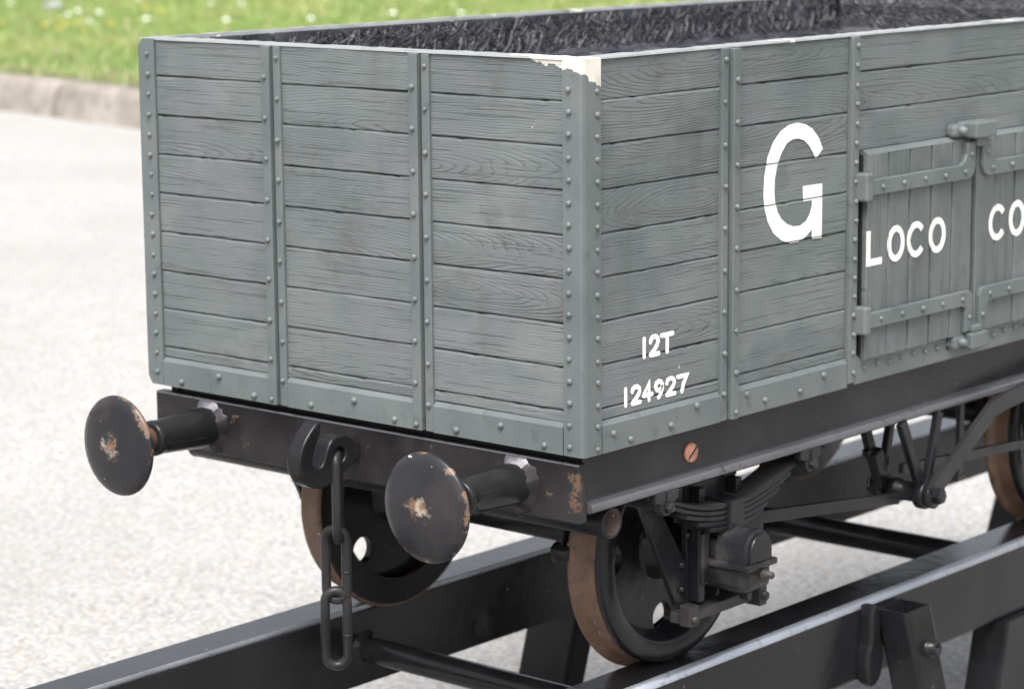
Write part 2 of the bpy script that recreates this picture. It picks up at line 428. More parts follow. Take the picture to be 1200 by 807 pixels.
ND = {'end': (0,-1,0), 'side': (1,0,0), 'far': (-1,0,0), 'back': (0,1,0)}
def pbox(bm, plane, a0, a1, z0, z1, d0, d1, bev=.002, mi=0):
    """box on a wall: along a0..a1, height z0..z1, from depth d0 (outward, smaller) to d1"""
    if plane == 'end': box(bm, a0, a1, d0, d1, z0, z1, bev, mi)
    elif plane == 'side': box(bm, -d1, -d0, a0, a1, z0, z1, bev, mi)
    elif plane == 'far': box(bm, -W+d0, -W+d1, a0, a1, z0, z1, bev, mi)
    else: box(bm, a0, a1, L-d1, L-d0, z0, z1, bev, mi)
def ppt(plane, a, z, d):
    return {'end': (a, d, z), 'side': (-d, a, z), 'far': (-W+d, a, z), 'back': (a, L-d, z)}[plane]

def wall(name, plane, bays, depth, zl, skip=None, extra=(), **kw):
    bm = B()
    for (a0, a1) in bays:
        for z0, z1 in zip(zl[:-1], zl[1:]):
            if skip and skip(a0, a1, z0): continue
            planks(bm, plane, a0, a1, z0, z1, depth)
    for e in extra: planks(bm, *e)
    return obj(name, bm, M['planks'], wagon, **kw)
def backing(plane, a0, a1, z0, z1, d0, d1, parent):
    bm = B(); pbox(bm, plane, a0, a1, z0, z1, d0, d1, 0); return obj('wall_backing', bm, M['groove'], parent)
def strap(plane, a, d_left, d_right, wl, wr, parent, gap=.004, top=.995):
    bm = B()
    pbox(bm, plane, a-wl-gap, a-gap, 0.001, top, d_left, .03, .0022)
    pbox(bm, plane, a+gap, a+wr+gap, 0.001, top-.001, d_right, .031, .0022)
    pbox(bm, plane, a-gap-.0005, a+gap+.0005, 0.003, top-.004, .012, .029, 0)
    nl = 9
    for k in range(nl):
        z = .965 - k*.1115
        rivet(bm, ppt(plane, a-gap-wl*.55, z - (.055 if plane == 'end' else 0), d_left), ND[plane])
        rivet(bm, ppt(plane, a+gap+wr*.5, z - (.002 if plane == 'end' else .055), d_right), ND[plane])
    return obj('strap', bm, M['paint'], parent)
def sill(plane, segs, parent, riv, top=.083, m='paint'):
    if len(segs) > 1:
        return [sill(plane, [sg_], parent, [q for q in riv if sg_[0] < q[0] < sg_[1]], top, m) for sg_ in segs]
    bm = B()
    for (a0, a1) in segs:
        if plane in ('end', 'back'):
            prof = [(0.0005, .001), (top-.012, .001), (top, .011), (top, .03), (0.0005, .03)]
            t = flat([(z, d) for z, d in prof], [], a1-a0-.002)
            mt = Matrix(((0,0,1,(a0+a1)/2),(0,1,0,0),(1,0,0,0),(0,0,0,1)))
            if plane == 'back': mt = Matrix(((0,0,1,(a0+a1)/2),(0,-1,0,L),(1,0,0,0),(0,0,0,1)))
        else:
            prof = [(0.0005, .001), (top-.012, .001), (top, .012), (top, .03), (0.0005, .03)]
            t = flat([(z, d) for z, d in prof], [], a1-a0-.002)
            mt = Matrix(((0,-1,0,0),(0,0,1,(a0+a1)/2),(1,0,0,0),(0,0,0,1)))
            if plane == 'far': mt = Matrix(((0,1,0,-W),(0,0,1,(a0+a1)/2),(1,0,0,0),(0,0,0,1)))
        t.transform(mt); merge(bm, t)
    for a, z in riv: rivet(bm, ppt(plane, a, z, .001), ND[plane], .0095)
    return obj('sill_strip', bm, M[m], parent)

# --- front end wall
SX = [-1.092, -.5444]
bays = [(-1.569, SX[0]-.034), (SX[0]+.030, SX[1]-.034), (SX[1]+.030, -.069)]
endw = wall('end_wall', 'end', bays, .010, ZL)
backing('end', -W+.03, -.03, .01, .99, .024, .060, endw)
for x in SX: strap('end', x, -.006, .0015, .031, .027, endw)
sill('end', [(-1.5705, SX[0]-.0355), (SX[0]+.0315, SX[1]-.0355), (SX[1]+.0315, -.0685)], endw,
     [(-1.49,.018),(-1.335,.052),(-1.19,.018),(-.965,.018),(-.80,.052),(-.65,.018),(-.43,.018),(-.275,.052),(-.13,.018)])
# --- near side wall
SY = [.6149, 1.2125, 2.4775, 3.075]
sb = [(.077, SY[0]-.030), (SY[0]+.034, SY[1]-.022), (SY[2]+.022, SY[3]-.030), (SY[3]+.034, L-.077)]
over = [('side', SY[1]+.022, SY[2]-.022, z0, z1, .012) for z0, z1 in zip(ZL[6:-1], ZL[7:])]
sidew = wall('side_wall', 'side', sb, .012, ZL, None, over)
backing('side', .03, L-.03, .01, .99, .026, .060, sidew)
for y in (SY[0], SY[3]): strap('side', y, .001, -.010, .028, .031, sidew)
for y in (SY[1], SY[2]):
    bm = B(); pbox(bm, 'side', y-.018, y+.020, .02, .995, -.002, .03, .0022)
    pbox(bm, 'side', y-.020, y+.010, .0105, .05, -.0022, .0305, .002)
    for k in range(18): rivet(bm, ppt('side', y+.004+rng.uniform(-.002,.002), .968-k*.0545, -.002), ND['side'])
    obj('strap', bm, M['paint'], sidew)
sill('side', [(.0765, SY[0]-.033), (SY[0]+.036, SY[1]-.021), (SY[2]+.021, SY[3]-.033), (SY[3]+.036, L-.0765)], sidew,
     [(.12,.045),(.19,.02),(.36,.03),(.475,.062),(.70,.058),(.785,.030),(.955,.028),(1.07,.056),(2.6,.05),(2.75,.02),(2.95,.05),(3.2,.03),(3.4,.05)])
bm = B(); pbox(bm, 'side', SY[1]+.0215, SY[2]-.0215, .0008, .082, .006, .031, .002)
for k in range(18): rivet(bm, ppt('side', 1.285 + k*.0655, .047 + .004*math.sin(k*2.1), .006), ND['side'], .0085)
pbox(bm, 'side', 1.735, 1.768, .030, .072, .005, .02, 0, 1)  # dark block stands for an open slot, its shade put into the colour
obj('door_sill_plate', bm, [M['paint'], M['dark']], sidew)
# --- far side and far end (outside)
sbf = [(.077, .585), (.645, 1.19), (1.23, 2.45), (2.50, 3.04), (3.10, L-.077)]
farw = wall('side_wall', 'far', sbf, .012, ZL)
backing('far', .03, L-.03, .01, .99, .026, .060, farw)
for y in SY: strap('far', y, .001, -.006, .028, .028, farw)
sill('far', [(.0765, L-.0765)], farw, [(.2+.25*k, .04) for k in range(13)], .08)
backw = wall('end_wall', 'back', bays, .010, ZL)
backing('back', -W+.03, -.03, .01, .99, .024, .060, backw)
for x in SX: strap('back', x, .0015, -.004, .03, .028, backw)
sill('back', [(-1.5705, -.0685)], backw, [(-1.5+.2*k, .03) for k in range(8)])

# --- corner plates
def corner(sx, sy, chip=False):
    """angle plate wrapped round one corner; sx 0 right/-1 left, sy 0 front/1 rear"""
    bm = B()
    w1, w2, t = .068, .075, .034
    o, sgx, sgy = (0 if sx == 0 else -W), (-1 if sx == 0 else 1), (1 if sy == 0 else -1)
    oy = 0 if sy == 0 else L
    c = .012
    out = [(c, 0), (w1-.003, 0), (w1, .004), (w1, t), (t, t), (t, w2), (.003, w2), (0, w2-.003), (0, c), (c*.22, c*.22)]
    P = [(o + sgx*a, oy + sgy*b) for a, b in out]
    t_ = flat(P, [], 1.0)
    for v in t_.verts: v.co.z = .5 + v.co.z*.998
    if sx == -1:
        bmesh.ops.bisect_plane(t_, geom=t_.verts[:]+t_.edges[:]+t_.faces[:], plane_co=(o, 0, .030), plane_no=Vector((-.92 , 0, -.72)), clear_outer=True)
        bmesh.ops.bisect_plane(t_, geom=t_.verts[:]+t_.edges[:]+t_.faces[:], plane_co=(o, 0, .972), plane_no=Vector((-.8, 0, .75)), clear_outer=True)
        bmesh.ops.holes_fill(t_, edges=t_.edges[:])
    merge(bm, t_)
    nE = (0, -1 if sy == 0 else 1, 0); nS = (1 if sx == 0 else -1, 0, 0)
    for k in range(17):
        z = .955 - k*.0573 if sx == -1 else .925 - k*.0563
        if z > .02:
            rivet(bm, (o + sgx*.045, oy, z), nE)
            rivet(bm, (o, oy + sgy*.056, z - .008), nS)
    return obj('corner_plate', bm, M['corner'] if chip else M['paint'], wagon,
               label='corner plate with its top chipped to white' if chip else None)
corner(0, 0, True); corner(-1, 0); corner(0, 1); corner(-1, 1)

# --- rim
bm = B()
def rim_run(p, q, wd, nrm):
    """wavy thin capping between p and q"""
    p, q, nrm = Vector(p), Vector(q), Vector(nrm); n = max(4, int((q-p).length/.03)); prev = None
    w = 0
    for i in range(n+1):
        c = p.lerp(q, i/n); w = w*.7 + rng.gauss(0, .0012); h = rng.gauss(0, .0006)
        ring = [bm.verts.new(c + nrm*(w*.5) + Vector((0,0,-.0045))), bm.verts.new(c + nrm*(w*.5 - .002) + Vector((0,0,h))),
                bm.verts.new(c - nrm*(wd + w) + Vector((0,0,.002+h))), bm.verts.new(c - nrm*(wd+.004) + Vector((0,0,-.012)))]
        if prev:
            for j in range(3):
                bm.faces.new((prev[j], ring[j], ring[j+1], prev[j+1]))
        else: bm.faces.new(ring)
        prev = ring
    bm.faces.new(prev[::-1])
rim_run((-W+.004, .006, 1.0), (-.004, .006, 1.0), .05, (0,-1,0))
rim_run((-.006, .052, 1.0), (-.006, L-.06, 1.0), .05, (1,0,0))
rim_run((-W+.006, .052, 1.0), (-W+.006, L-.06, 1.0), .05, (-1,0,0))
rim_run((-W+.004, L-.006, 1.0), (-.004, L-.006, 1.0), .05, (0,1,0))
obj('top_rim', bm, M['rim'], wagon)

# --- inside: glass-strand lining, a shallow false floor
def lining():
    bm = B(); zi = .850; t = .062
    x0, x1, y0, y1 = -W+t, -t, t, L-.15
    n = 70
    def sheet(f, nu, nv):
        V = [[bm.verts.new(f(i/nu, j/nv)) for j in range(nv+1)] for i in range(nu+1)]
        for i in range(nu):
            for j in range(nv):
                fc = bm.faces.new((V[i][j], V[i+1][j], V[i+1][j+1], V[i][j+1])); fc.smooth = True
    jt = lambda s=.004: rng.gauss(0, s)
    # floor with fillets and walls in one strip: profile from far-wall top to near-wall top
    def prof(s):
        pts = [(x0, .992), (x0+.004, .93), (x0+.012, .885), (x0+.03, .860), (x0+.075, zi), (x1-.075, zi), (x1-.03, .860), (x1-.012, .885), (x1-.004, .93), (x1, .992)]
        k = s*(len(pts)-1); i = min(int(k), len(pts)-2); f = k-i
        return pts[i][0]*(1-f)+pts[i+1][0]*f, pts[i][1]*(1-f)+pts[i+1][1]*f
    def f1(u, v):
        x, z = prof(v); y = y0 + (y1-y0)*u
        return (x + jt(.002), y, z + (jt(.003) if .02 < v < .98 else 0))
    sheet(f1, 90, 27)
    for yy, sg in ((y0, 1), (y1, -1)):
        sheet(lambda u, v: (x0 + (x1-x0)*u, yy + sg*(.002 + .05*max(0, (.35-v))**2*4) + jt(.0015), zi - .004 + v*(.992-zi+.004)), 50, 8)
    # loose-laid strands, pressed into the resin
    def strand(p, n, e1, e2, z_fade):
        p = p.copy()
        a = rng.choice((rng.gauss(.45, .25), rng.gauss(2.7, .25), rng.uniform(0, math.pi))); d = e1*math.cos(a) + e2*math.sin(a); s = n.cross(d)
        Ln = rng.uniform(.05, .12); wd = rng.uniform(.007, .014); bend = rng.uniform(-.012, .012); k = 4
        if abs(n.z) < .5: p.z = max(min(p.z, .985 - abs(d.z)*Ln*.5), .855 + abs(d.z)*Ln*.35)
        tl = rng.uniform(-.5, .5); lift = rng.uniform(.002, .007)*z_fade; pr = None
        for i in range(k+1):
            f = i/k - .5
            c = p + d*(Ln*f) + s*(bend*(f*f)*2) + n*(lift*(1-4*f*f) - .0005)
            w_ = s*wd*.5*(1 - .6*abs(f)*2) + n*(tl*wd*.5)
            q = (bm.verts.new(c - w_), bm.verts.new(c + n*wd*.26), bm.verts.new(c + w_))
            if pr:
                for j in (0, 1):
                    fc = bm.faces.new((pr[j], q[j], q[j+1], pr[j+1])); fc.smooth = False
            pr = q
    ex, ey, ez = Vector((1,0,0)), Vector((0,1,0)), Vector((0,0,1))
    for _ in range(4200):
        y = rng.uniform(y0+.02, y1-.02); z = zi + .01 + (1-zi-.025)*rng.random()**1.25
        if z > .955 + .02*math.sin(y*7) and rng.random() < .75: continue
        if y < .5 and z > .90 + .02*math.sin(y*19) and rng.random() < .8: continue
        strand(Vector((x0 + .004 + max(0, .9-z)*.4, y, min(z, .955))), ex, ey, ez, 1)
    for _ in range(2400):
        x = rng.uniform(x0+.02, x1-.02); z = zi + .01 + (1-zi-.015)*rng.random()
        strand(Vector((x, y1-.004, min(z, .955))), -ey, ex, ez, 1)
    for _ in range(3800):
        strand(Vector((rng.uniform(x0+.03, x1-.02), rng.uniform(y0+.02, y1-.02), zi+.001)), ez, ex, ey, .8)
    for _ in range(300):
        strand(Vector((x1-.004, rng.uniform(y0, y1), rng.uniform(zi, .95))), -ex, ey, ez, .6)
    ln = obj('lining', bm, M['liner'], wagon, normals=False)
    bm = B(); box(bm, x0+.001, x0+.016, y1-.016, y1-.001, zi-.01, .985, .003); obj('corner_bead', bm, M['gear'], ln)
    return ln
lining()

# --- doors
def door(y0, y1, flip):
    bm = B(); n = 5
    for k in range(n):
        a0 = y0 + (y1-y0)*k/n; a1 = y0 + (y1-y0)*(k+1)/n
        planks(bm, 'side', a0, a1, .074 + rng.uniform(-.002,.002), .660, -.014, vertical=True)
    pbox(bm, 'side', y0+.001, y1-.001, .0765, .6595, .000, .012, .001, 1)
    d = obj('door', bm, [M['planks'], M['dark']], wagon)
    bm = B(); t = flat([(.0145,.660),(.0138,.662),(-.0025,.673),(-.02,.673),(-.02,.660)], [], y1-y0-.004)
    t.transform(Matrix(((1,0,0,0),(0,0,1,(y0+y1)/2),(0,1,0,0),(0,0,0,1)))); merge(bm, t); obj('door_cap', bm, M['paint'], d)
    for up in (True, False):
        zc = .568 if up else .186; h = .045
        hy, ty = (y0-.004, y1-.012) if not flip else (y1+.004, y0+.012)    # hinge end, free end
        sg = 1 if not flip else -1
        v_end = .655 if up else .082
        zt, zb = zc+h/2, zc-h/2
        far, near = ty, ty - sg*.050
        if up:
            pts = [(hy, zb), (far - sg*.035, zb), (far - sg*.012, zb+.010), (far, zb+.035), (far, v_end), (near, v_end), (near, zt+.03), (near - sg*.010, zt+.010), (near - sg*.03, zt), (hy, zt)]
        else:
            pts = [(hy, zt), (far - sg*.022, zt), (far - sg*.006, zt-.007), (far, zt-.025), (far, v_end), (near+sg*.010, v_end), (near+sg*.010, zb-.015), (near + sg*.004, zb-.004), (near - sg*.01, zb), (hy, zb)]
        t = flat(pts, [], .016, .003, 1); t.transform(Matrix.Translation((.021, 0, 0)) @ YZ)
        bm = B(); merge(bm, t)
        for k in range(5):
            yy = hy + sg*(.065 + k*.112)
            if abs(yy - far) > .02 and sg*(far-yy) > 0: rivet(bm, (.0285, yy, zc), (1,0,0), .0085)
        rivet(bm, (.0285, (far+near)/2 + (0 if up else sg*.006), .62 if up else .125), (1,0,0), .0085)
        # hinge knuckle
        box(bm, -.012, .040, min(hy, hy-sg*.034), max(hy, hy-sg*.034), zb-.014, zt+.022, .007)
        obj('hinge_strap', bm, M['paint'], d)
    return d
dl = door(1.256, 1.836, False)
dr = door(1.854, 2.434, True)
for nm, (ya, yb, za, zb), tab in (('upper', (1.775, 1.895, .668, .716), True), ('lower', (1.800, 1.895, .028, .078), False)):
    bm = B()
    box(bm, -.012, .060 if tab else .045, ya, yb, za, zb, .006)
    box(bm, -.013, .022, ya-.062, ya+.01, za+.004, zb-.004, .012)
    lathe(bm, [(0,.014),(.012,.0135),(.02,.008),(.021,0)], (.022, ya-.028, (za+zb)/2), (1,0,0), 12)
    if tab: box(bm, .010, .036, 1.822, 1.866, .640, .669, .005)
    else: box(bm, .008, .040, 1.815, 1.870, .077, .100, .006)
    obj('door_catch', bm, M['paint'], wagon)

# --- lettering: thin paint films laid on the boards, broken at the joints
def paint_film(polys, x, cuts_z=(), cuts_y=(), e0=.0017):
    bm = B()
    for outer, holes in polys:
        t = flat(outer, holes, .0014); t.transform(Matrix.Translation((x, 0, 0)) @ YZ); merge(bm, t)
    for axis, cuts in ((2, cuts_z), (1, cuts_y)):
        for c in cuts:
            no = Vector((0,0,1)) if axis == 2 else Vector((0,1,0))
            for e in (-e0, e0):
                co = Vector((0,0,0)); co[axis] = c+e
                bmesh.ops.bisect_plane(bm, geom=bm.verts[:]+bm.edges[:]+bm.faces[:], plane_co=co, plane_no=no)
            kill = [f for f in bm.faces if abs(f.calc_center_median()[axis]-c) < e0+1e-5]
            bmesh.ops.delete(bm, geom=kill, context='FACES')
    return bm
def ribbon(path, w, closed=False, rnd=True):
    """outline polygon(s) of a stroke"""
    n = len(path); Lf, Rt = [], []
    for i in range(n):
        a = Vector(path[i-1] if (i or closed) else path[i]); b = Vector(path[(i+1) % n] if (i < n-1 or closed) else path[i])
        p = Vector(path[i]); d1 = (p-a); d2 = (b-p)
        if d1.length < 1e-9: d1 = d2
        if d2.length < 1e-9: d2 = d1
        d1 = d1.normalized(); d2 = d2.normalized(); m = (d1+d2).normalized(); nn = Vector((-m.y, m.x))
        k = 1/max(.5, m.dot(d1)); Lf.append(tuple(p+nn*w/2*k)); Rt.append(tuple(p-nn*w/2*k))
    if closed:
        def area(q): return abs(sum(q[i-1][0]*q[i][1]-q[i][0]*q[i-1][1] for i in range(len(q))))
        o, h = (Lf, Rt) if area(Lf) > area(Rt) else (Rt, Lf)
        return (o, [h])
    if rnd:
        def capend(c, d):
            d = Vector(d).normalized(); nn = Vector((-d.y, d.x))
            return [tuple(Vector(c) + nn*w/2*math.cos(t) + d*w/2*math.sin(t)) for t in (R(30), R(60), R(90), R(120), R(150))]
        e = capend(path[-1], Vector(path[-1])-Vector(path[-2])); s = capend(path[0], Vector(path[0])-Vector(path[1]))
        return (Lf + e + Rt[::-1] + s, [])
    return (Lf + Rt[::-1], [])
GP = [(1.0655, 0.6926), (1.048, 0.723), (1.0147, 0.7519), (0.9821, 0.7664), (0.9453, 0.7739), (0.9044, 0.7718), (0.864, 0.7573), (0.8287, 0.7301), (0.8026, 0.6911), (0.7883, 0.6408), (0.7847, 0.5896), (0.7897, 0.5529), (0.8054, 0.515), (0.8328, 0.4809), (0.8693, 0.4586), (0.9104, 0.4462), (0.9517, 0.4459), (0.9885, 0.4562), (1.0179, 0.4743), (1.0185, 0.4466), (1.0655, 0.4447), (1.0658, 0.5546), (1.0649, 0.5962), (0.9717, 0.5974), (0.9745, 0.555), (1.0162, 0.5546), (1.0166, 0.5382), (1.0059, 0.5154), (0.9876, 0.4987), (0.9601, 0.4894), (0.9279, 0.4907), (0.8958, 0.5004), (0.8683, 0.5179), (0.8498, 0.5391), (0.8377, 0.5689), (0.8345, 0.5952), (0.8366, 0.6313), (0.8477, 0.6666), (0.8651, 0.6961), (0.8917, 0.7225), (0.9188, 0.7307), (0.9461, 0.7311), (0.9738, 0.7237), (0.9972, 0.7087), (1.0161, 0.6888), (1.0324, 0.6679)]
obj('letter', paint_film([(GP, [])], -.0105, ZL), M['white'], sidew, label='large white letter G')
def oval(cx, cz, rx, rz, n=28): return [(cx+rx*math.sin(2*math.pi*k/n), cz+rz*math.cos(2*math.pi*k/n)) for k in range(n)]
def arc(cx, cz, rx, rz, a0, a1, n=22): return [(cx+rx*math.cos(R(a0+(a1-a0)*k/n)), cz+rz*math.sin(R(a0+(a1-a0)*k/n))) for k in range(n+1)]
sw = .0185
gy1 = [1.256 + .116*k for k in range(1, 5)]; gy2 = [1.854 + .116*k for k in range(1, 5)]
zc, rz = .3925, .0435
obj('letter', paint_film([ribbon([(1.266,.443),(1.266,.352),(1.337,.352)], .020, rnd=False)], .0150, (), gy1), M['white'], dl, label='white letter L')
obj('letter', paint_film([ribbon(oval(1.411, zc, .036, rz), sw, True)], .0150, (), gy1), M['white'], dl, label='white letter O')
obj('letter', paint_film([ribbon(arc(1.520, zc, .040, rz, 38, 322), sw, rnd=False)], .0150, (), gy1), M['white'], dl, label='white letter C')
obj('letter', paint_film([ribbon(oval(1.636, zc, .037, rz), sw, True)], .0150, (), gy1), M['white'], dl, label='white letter O')
obj('letter', paint_film([ribbon(arc(1.982, zc+.002, .042, .046, 38, 322), .0195, rnd=False)], .0150, (), gy2), M['white'], dr, label='white letter C')
obj('letter', paint_film([ribbon(oval(2.100, zc+.003, .038, .046), .0195, True)], .0150, (), gy2), M['white'], dr, label='white letter O')
def digits(s, spots, z0, h, w):
    """hand painted figures: unit strokes (x 0..1, y 0..1)"""
    D = {'1': [[(.5,0),(.5,1)]],
         '2': [[(.05,.74),(.12,.9),(.35,1),(.65,1),(.88,.88),(.93,.70),(.80,.50),(.45,.25),(.06,.03)], [(.05,.02),(.98,.02)]],
         'T': [[(0,.97),(1,.97)], [(.5,.95),(.5,0)]],
         '4': [[(.68,0),(.68,1),(.05,.32)], [(.05,.32),(1,.32)]],
         '9': [[(.85,.62),(.70,.46),(.45,.42),(.2,.5),(.08,.70),(.18,.90),(.45,1),(.72,.94),(.88,.74),(.86,.5),(.70,.22),(.42,0)]],
         '7': [[(0,.97),(.98,.97),(.62,.5),(.42,0)]]}
    out = []
    for ch, (ya, yb) in zip(s, spots):
        for st in D[ch]:
            out.append(ribbon([(ya + (yb-ya)*a, z0 + h*b) for a, b in st], w))
    return out
def films(parent, groups, label):
    bm = B()
    for i, p in enumerate(groups):
        t = flat(p[0], p[1], .0012 + .0004*(i % 3)); t.transform(Matrix.Translation((-.0108, 0, 0)) @ YZ); merge(bm, t)
    obj('figures', bm, M['white'], parent, label=label)
films(sidew, digits('12T', [(.253,.268),(.285,.322),(.334,.382)], .2225, .047, .0125), 'white figures 12T')
films(sidew, digits('124927', [(.176,.191),(.209,.244),(.256,.293),(.306,.342),(.355,.392),(.405,.445)], .1195-.0125, .0425, .0118), 'white figures 124927')

# --- underframe
def beam(front):
    bm = B(); y0, y1 = (.015, .050) if front else (L-.050, L-.015)
    box(bm, -1.622, -.030, y0, y1, -.178, -.022, .005, 0, 2)
    bm.normal_update()
    for f in bm.faces:
        if f.normal.z > .3 and abs(f.normal.y) > .3: f.material_index = 1
    return obj('buffer_beam', bm, [M['beam'], M['lip']], wagon)
bf = beam(True); br = beam(False)
bm = B(); box(bm, -1.58, -.06, .06, L-.06, -.05, .004, 0); 
for y in (.9, 1.8, 2.7): box(bm, -1.58, -.06, y-.04, y+.04, -.16, -.0505, 0)
for x in (-.55, -1.09): box(bm, x-.03, x+.03, .112, L-.112, -.155, -.0507, 0)
obj('underframe_floor', bm, M['dark'], wagon)
def solebar(sx):
    o, sg = (0, -1) if sx == 0 else (-W, 1)
    P = [(o+sg*.046, -.001), (o+sg*.046, -.122), (o+sg*.042, -.127), (o+sg*.030, -.129), (o+sg*.021, -.132), (o+sg*.016, -.137), (o+sg*.014, -.144), (o+sg*.016, -.151), (o+sg*.022, -.156), (o+sg*.075, -.157), (o+sg*.075, -.001)]
    t = flat(P, [], L-.102); bm = B()
    t.transform(Matrix(((1,0,0,0),(0,0,1,L/2),(0,1,0,0),(0,0,0,1))))
    # keep clear of the beams' ends
    merge(bm, t)
    for f in bm.faces:
        c = f.calc_center_median()
        f.smooth = False
        if -.1515 < c.z < -.126 and abs(f.normal.y) < .5: f.material_index = 1
    return obj('solebar', bm, [M['sole'], M['lip']], wagon)
s0 = solebar(0); s1 = solebar(-1)
bm = B(); lathe(bm, [(0,.027),(.007,.0265),(.009,.023),(.009,0)], (-.046, .507, -.076), (1,0,0), 24)
t = bmesh.new(); bmesh.ops.create_cube(t, size=1)
t.transform(Matrix.Translation((-.0367, .507, -.076)) @ Matrix.Rotation(R(38), 4, 'X') @ Matrix.Diagonal((.0014, .046, .0055, 1))); merge(bm, t, 1)  # screw slot laid on as a dark strip, shade in its colour
obj('slotted_bolt', bm, [M['bolt'], M['dark']], s0)
# cross tube under the front beam
def cross_tube(y):
    bm = B()
    lathe(bm, [(0,.042),(1.572,.042),(1.575,.040),(1.575,.034),(1.35,.033)], (-1.62, y, -.205), (1,0,0), 28, mis=[0,0,0,1])
    lathe(bm, [(0,.043),(0,0)], (-1.62, y, -.205), (1,0,0), 28)
    lathe(bm, [(1.35,.034),(1.35,0)], (-1.62, y, -.205), (1,0,0), 28, mi=1)
    return obj('cross_tube', bm, [M['gear'], M['rusty']], wagon)
cross_tube(.172); cross_tube(L-.172)

# --- buffers
def buffer(x):
    c = Vector((x, 0, -.10))
    bm = B()
    lathe(bm, [(.012,.0585),(-.03,.057),(-.10,.0525),(-.17,.049),(-.185,.0485),(-.190,.0505),(-.203,.0505),(-.210,.046),(-.210,.030)], c, (0,1,0), 40)
    b = obj('buffer', bm, M['tube'], wagon)
    bm = B()
    lathe(bm, [(-.206,.033),(-.24,.031),(-.246,.036),(-.256,.036),(-.262,.031),(-.30,.030),(-.318,.042)], c, (0,1,0), 32)
    obj('plunger', bm, M['rusty'], b)
    bm = B()
    lathe(bm, [(-.006,.030),(-.004,.06),(.0,.10),(.006,.130),(.009,.1385),(.006,.1410),(.001,.1405),(-.004,.137),(-.011,.115),(-.0165,.075),(-.0195,.035),(-.0200,0)], (0,0,0), (0,1,0), 72)
    obj('buffer_head', bm, M['head'], b, at=(x, -.327, -.10))
    bm = B()   # ragged weld and peeling paint where the shank meets the beam
    ring = []
    for k in range(40):
        a = 2*math.pi*k/40; r0 = .060 + .006*math.sin(5*a) + rng.uniform(-.003,.003); r1 = r0 + .010 + rng.uniform(0,.014) + .008*max(0, math.sin(a))
        h = .010 + rng.uniform(0, .010)
        ring.append([bm.verts.new((x + rr*math.cos(a), yy, -.10 + min(rr*math.sin(a), .0735))) for rr, yy in ((r0-.012, .015-h-.012), (r0, .015-h), (r0*.4+r1*.6, .015-h*.5), (r1, .016))])
    for k in range(40):
        A, Bq = ring[k], ring[(k+1) % 40]
        ang = 2*math.pi*(k+.5)/40; top = R(58) < ang < R(118)
        for j in range(3):
            f = bm.faces.new((A[j], Bq[j], Bq[j+1], A[j+1])); f.smooth = True; f.material_index = 1 if top else 0
    obj('weld', bm, [M['beam'], M['peel']], b)
    return b
for x in (-1.398, -.240): buffer(x)
def rear_buffer(x):
    bm = B(); lathe(bm, [(-.012,.0585),(.10,.0525),(.23,.049),(.24,.036),(.318,.040)], (x, L, -.10), (0,1,0), 32)
    b = obj('buffer', bm, M['tube'], wagon)
    bm = B(); lathe(bm, [(.318,.03),(.327,.137),(.332,.140),(.338,.115),(.344,0)], (x, L, -.10), (0,1,0), 48)
    obj('buffer_head', bm, M['beam'], b)
for x in (-1.398, -.240): rear_buffer(x)

# --- draw hook
HK = [(-.134, .017), (-.134, -.011), (-.15, -.039), (-.168, -.078), (-.171, -.098), (-.159, -.11), (-.138, -.114), (-.125, -.099), (-.11, -.06), (-.09, -.037), (-.058, -.031), (-.029, -.037), (-.004, -.06), (.02, -.066), (.02, -.118), (-.012, -.122), (-.032, -.136), (-.061, -.154), (-.111, -.173), (-.159, -.171), (-.197, -.153), (-.219, -.124), (-.225, -.092), (-.218, -.059), (-.197, -.024), (-.168, .004), (-.148, .019)]
HK = [(-.105 + (y+.105)*.95 if y < -.03 else y, -.075 + (z+.075)*.96) for y, z in HK]
t = flat(smooth_poly(HK, 2), [circle(-.062, -.088, .021, 24)], .050, .007, 3)
t.transform(Matrix.Translation((-.82, 0, 0)) @ YZ); bm = B(); merge(bm, t)
obj('draw_hook', bm, M['hook'], wagon)
t = flat(smooth_poly([(-y + 2*(L/2)*1.0, z) for y, z in HK], 2), [], .062, .011, 2)
t.transform(Matrix.Translation((-.82, 0, 0)) @ YZ); bm = B(); merge(bm, t); obj('draw_hook', bm, M['hook'], wagon)

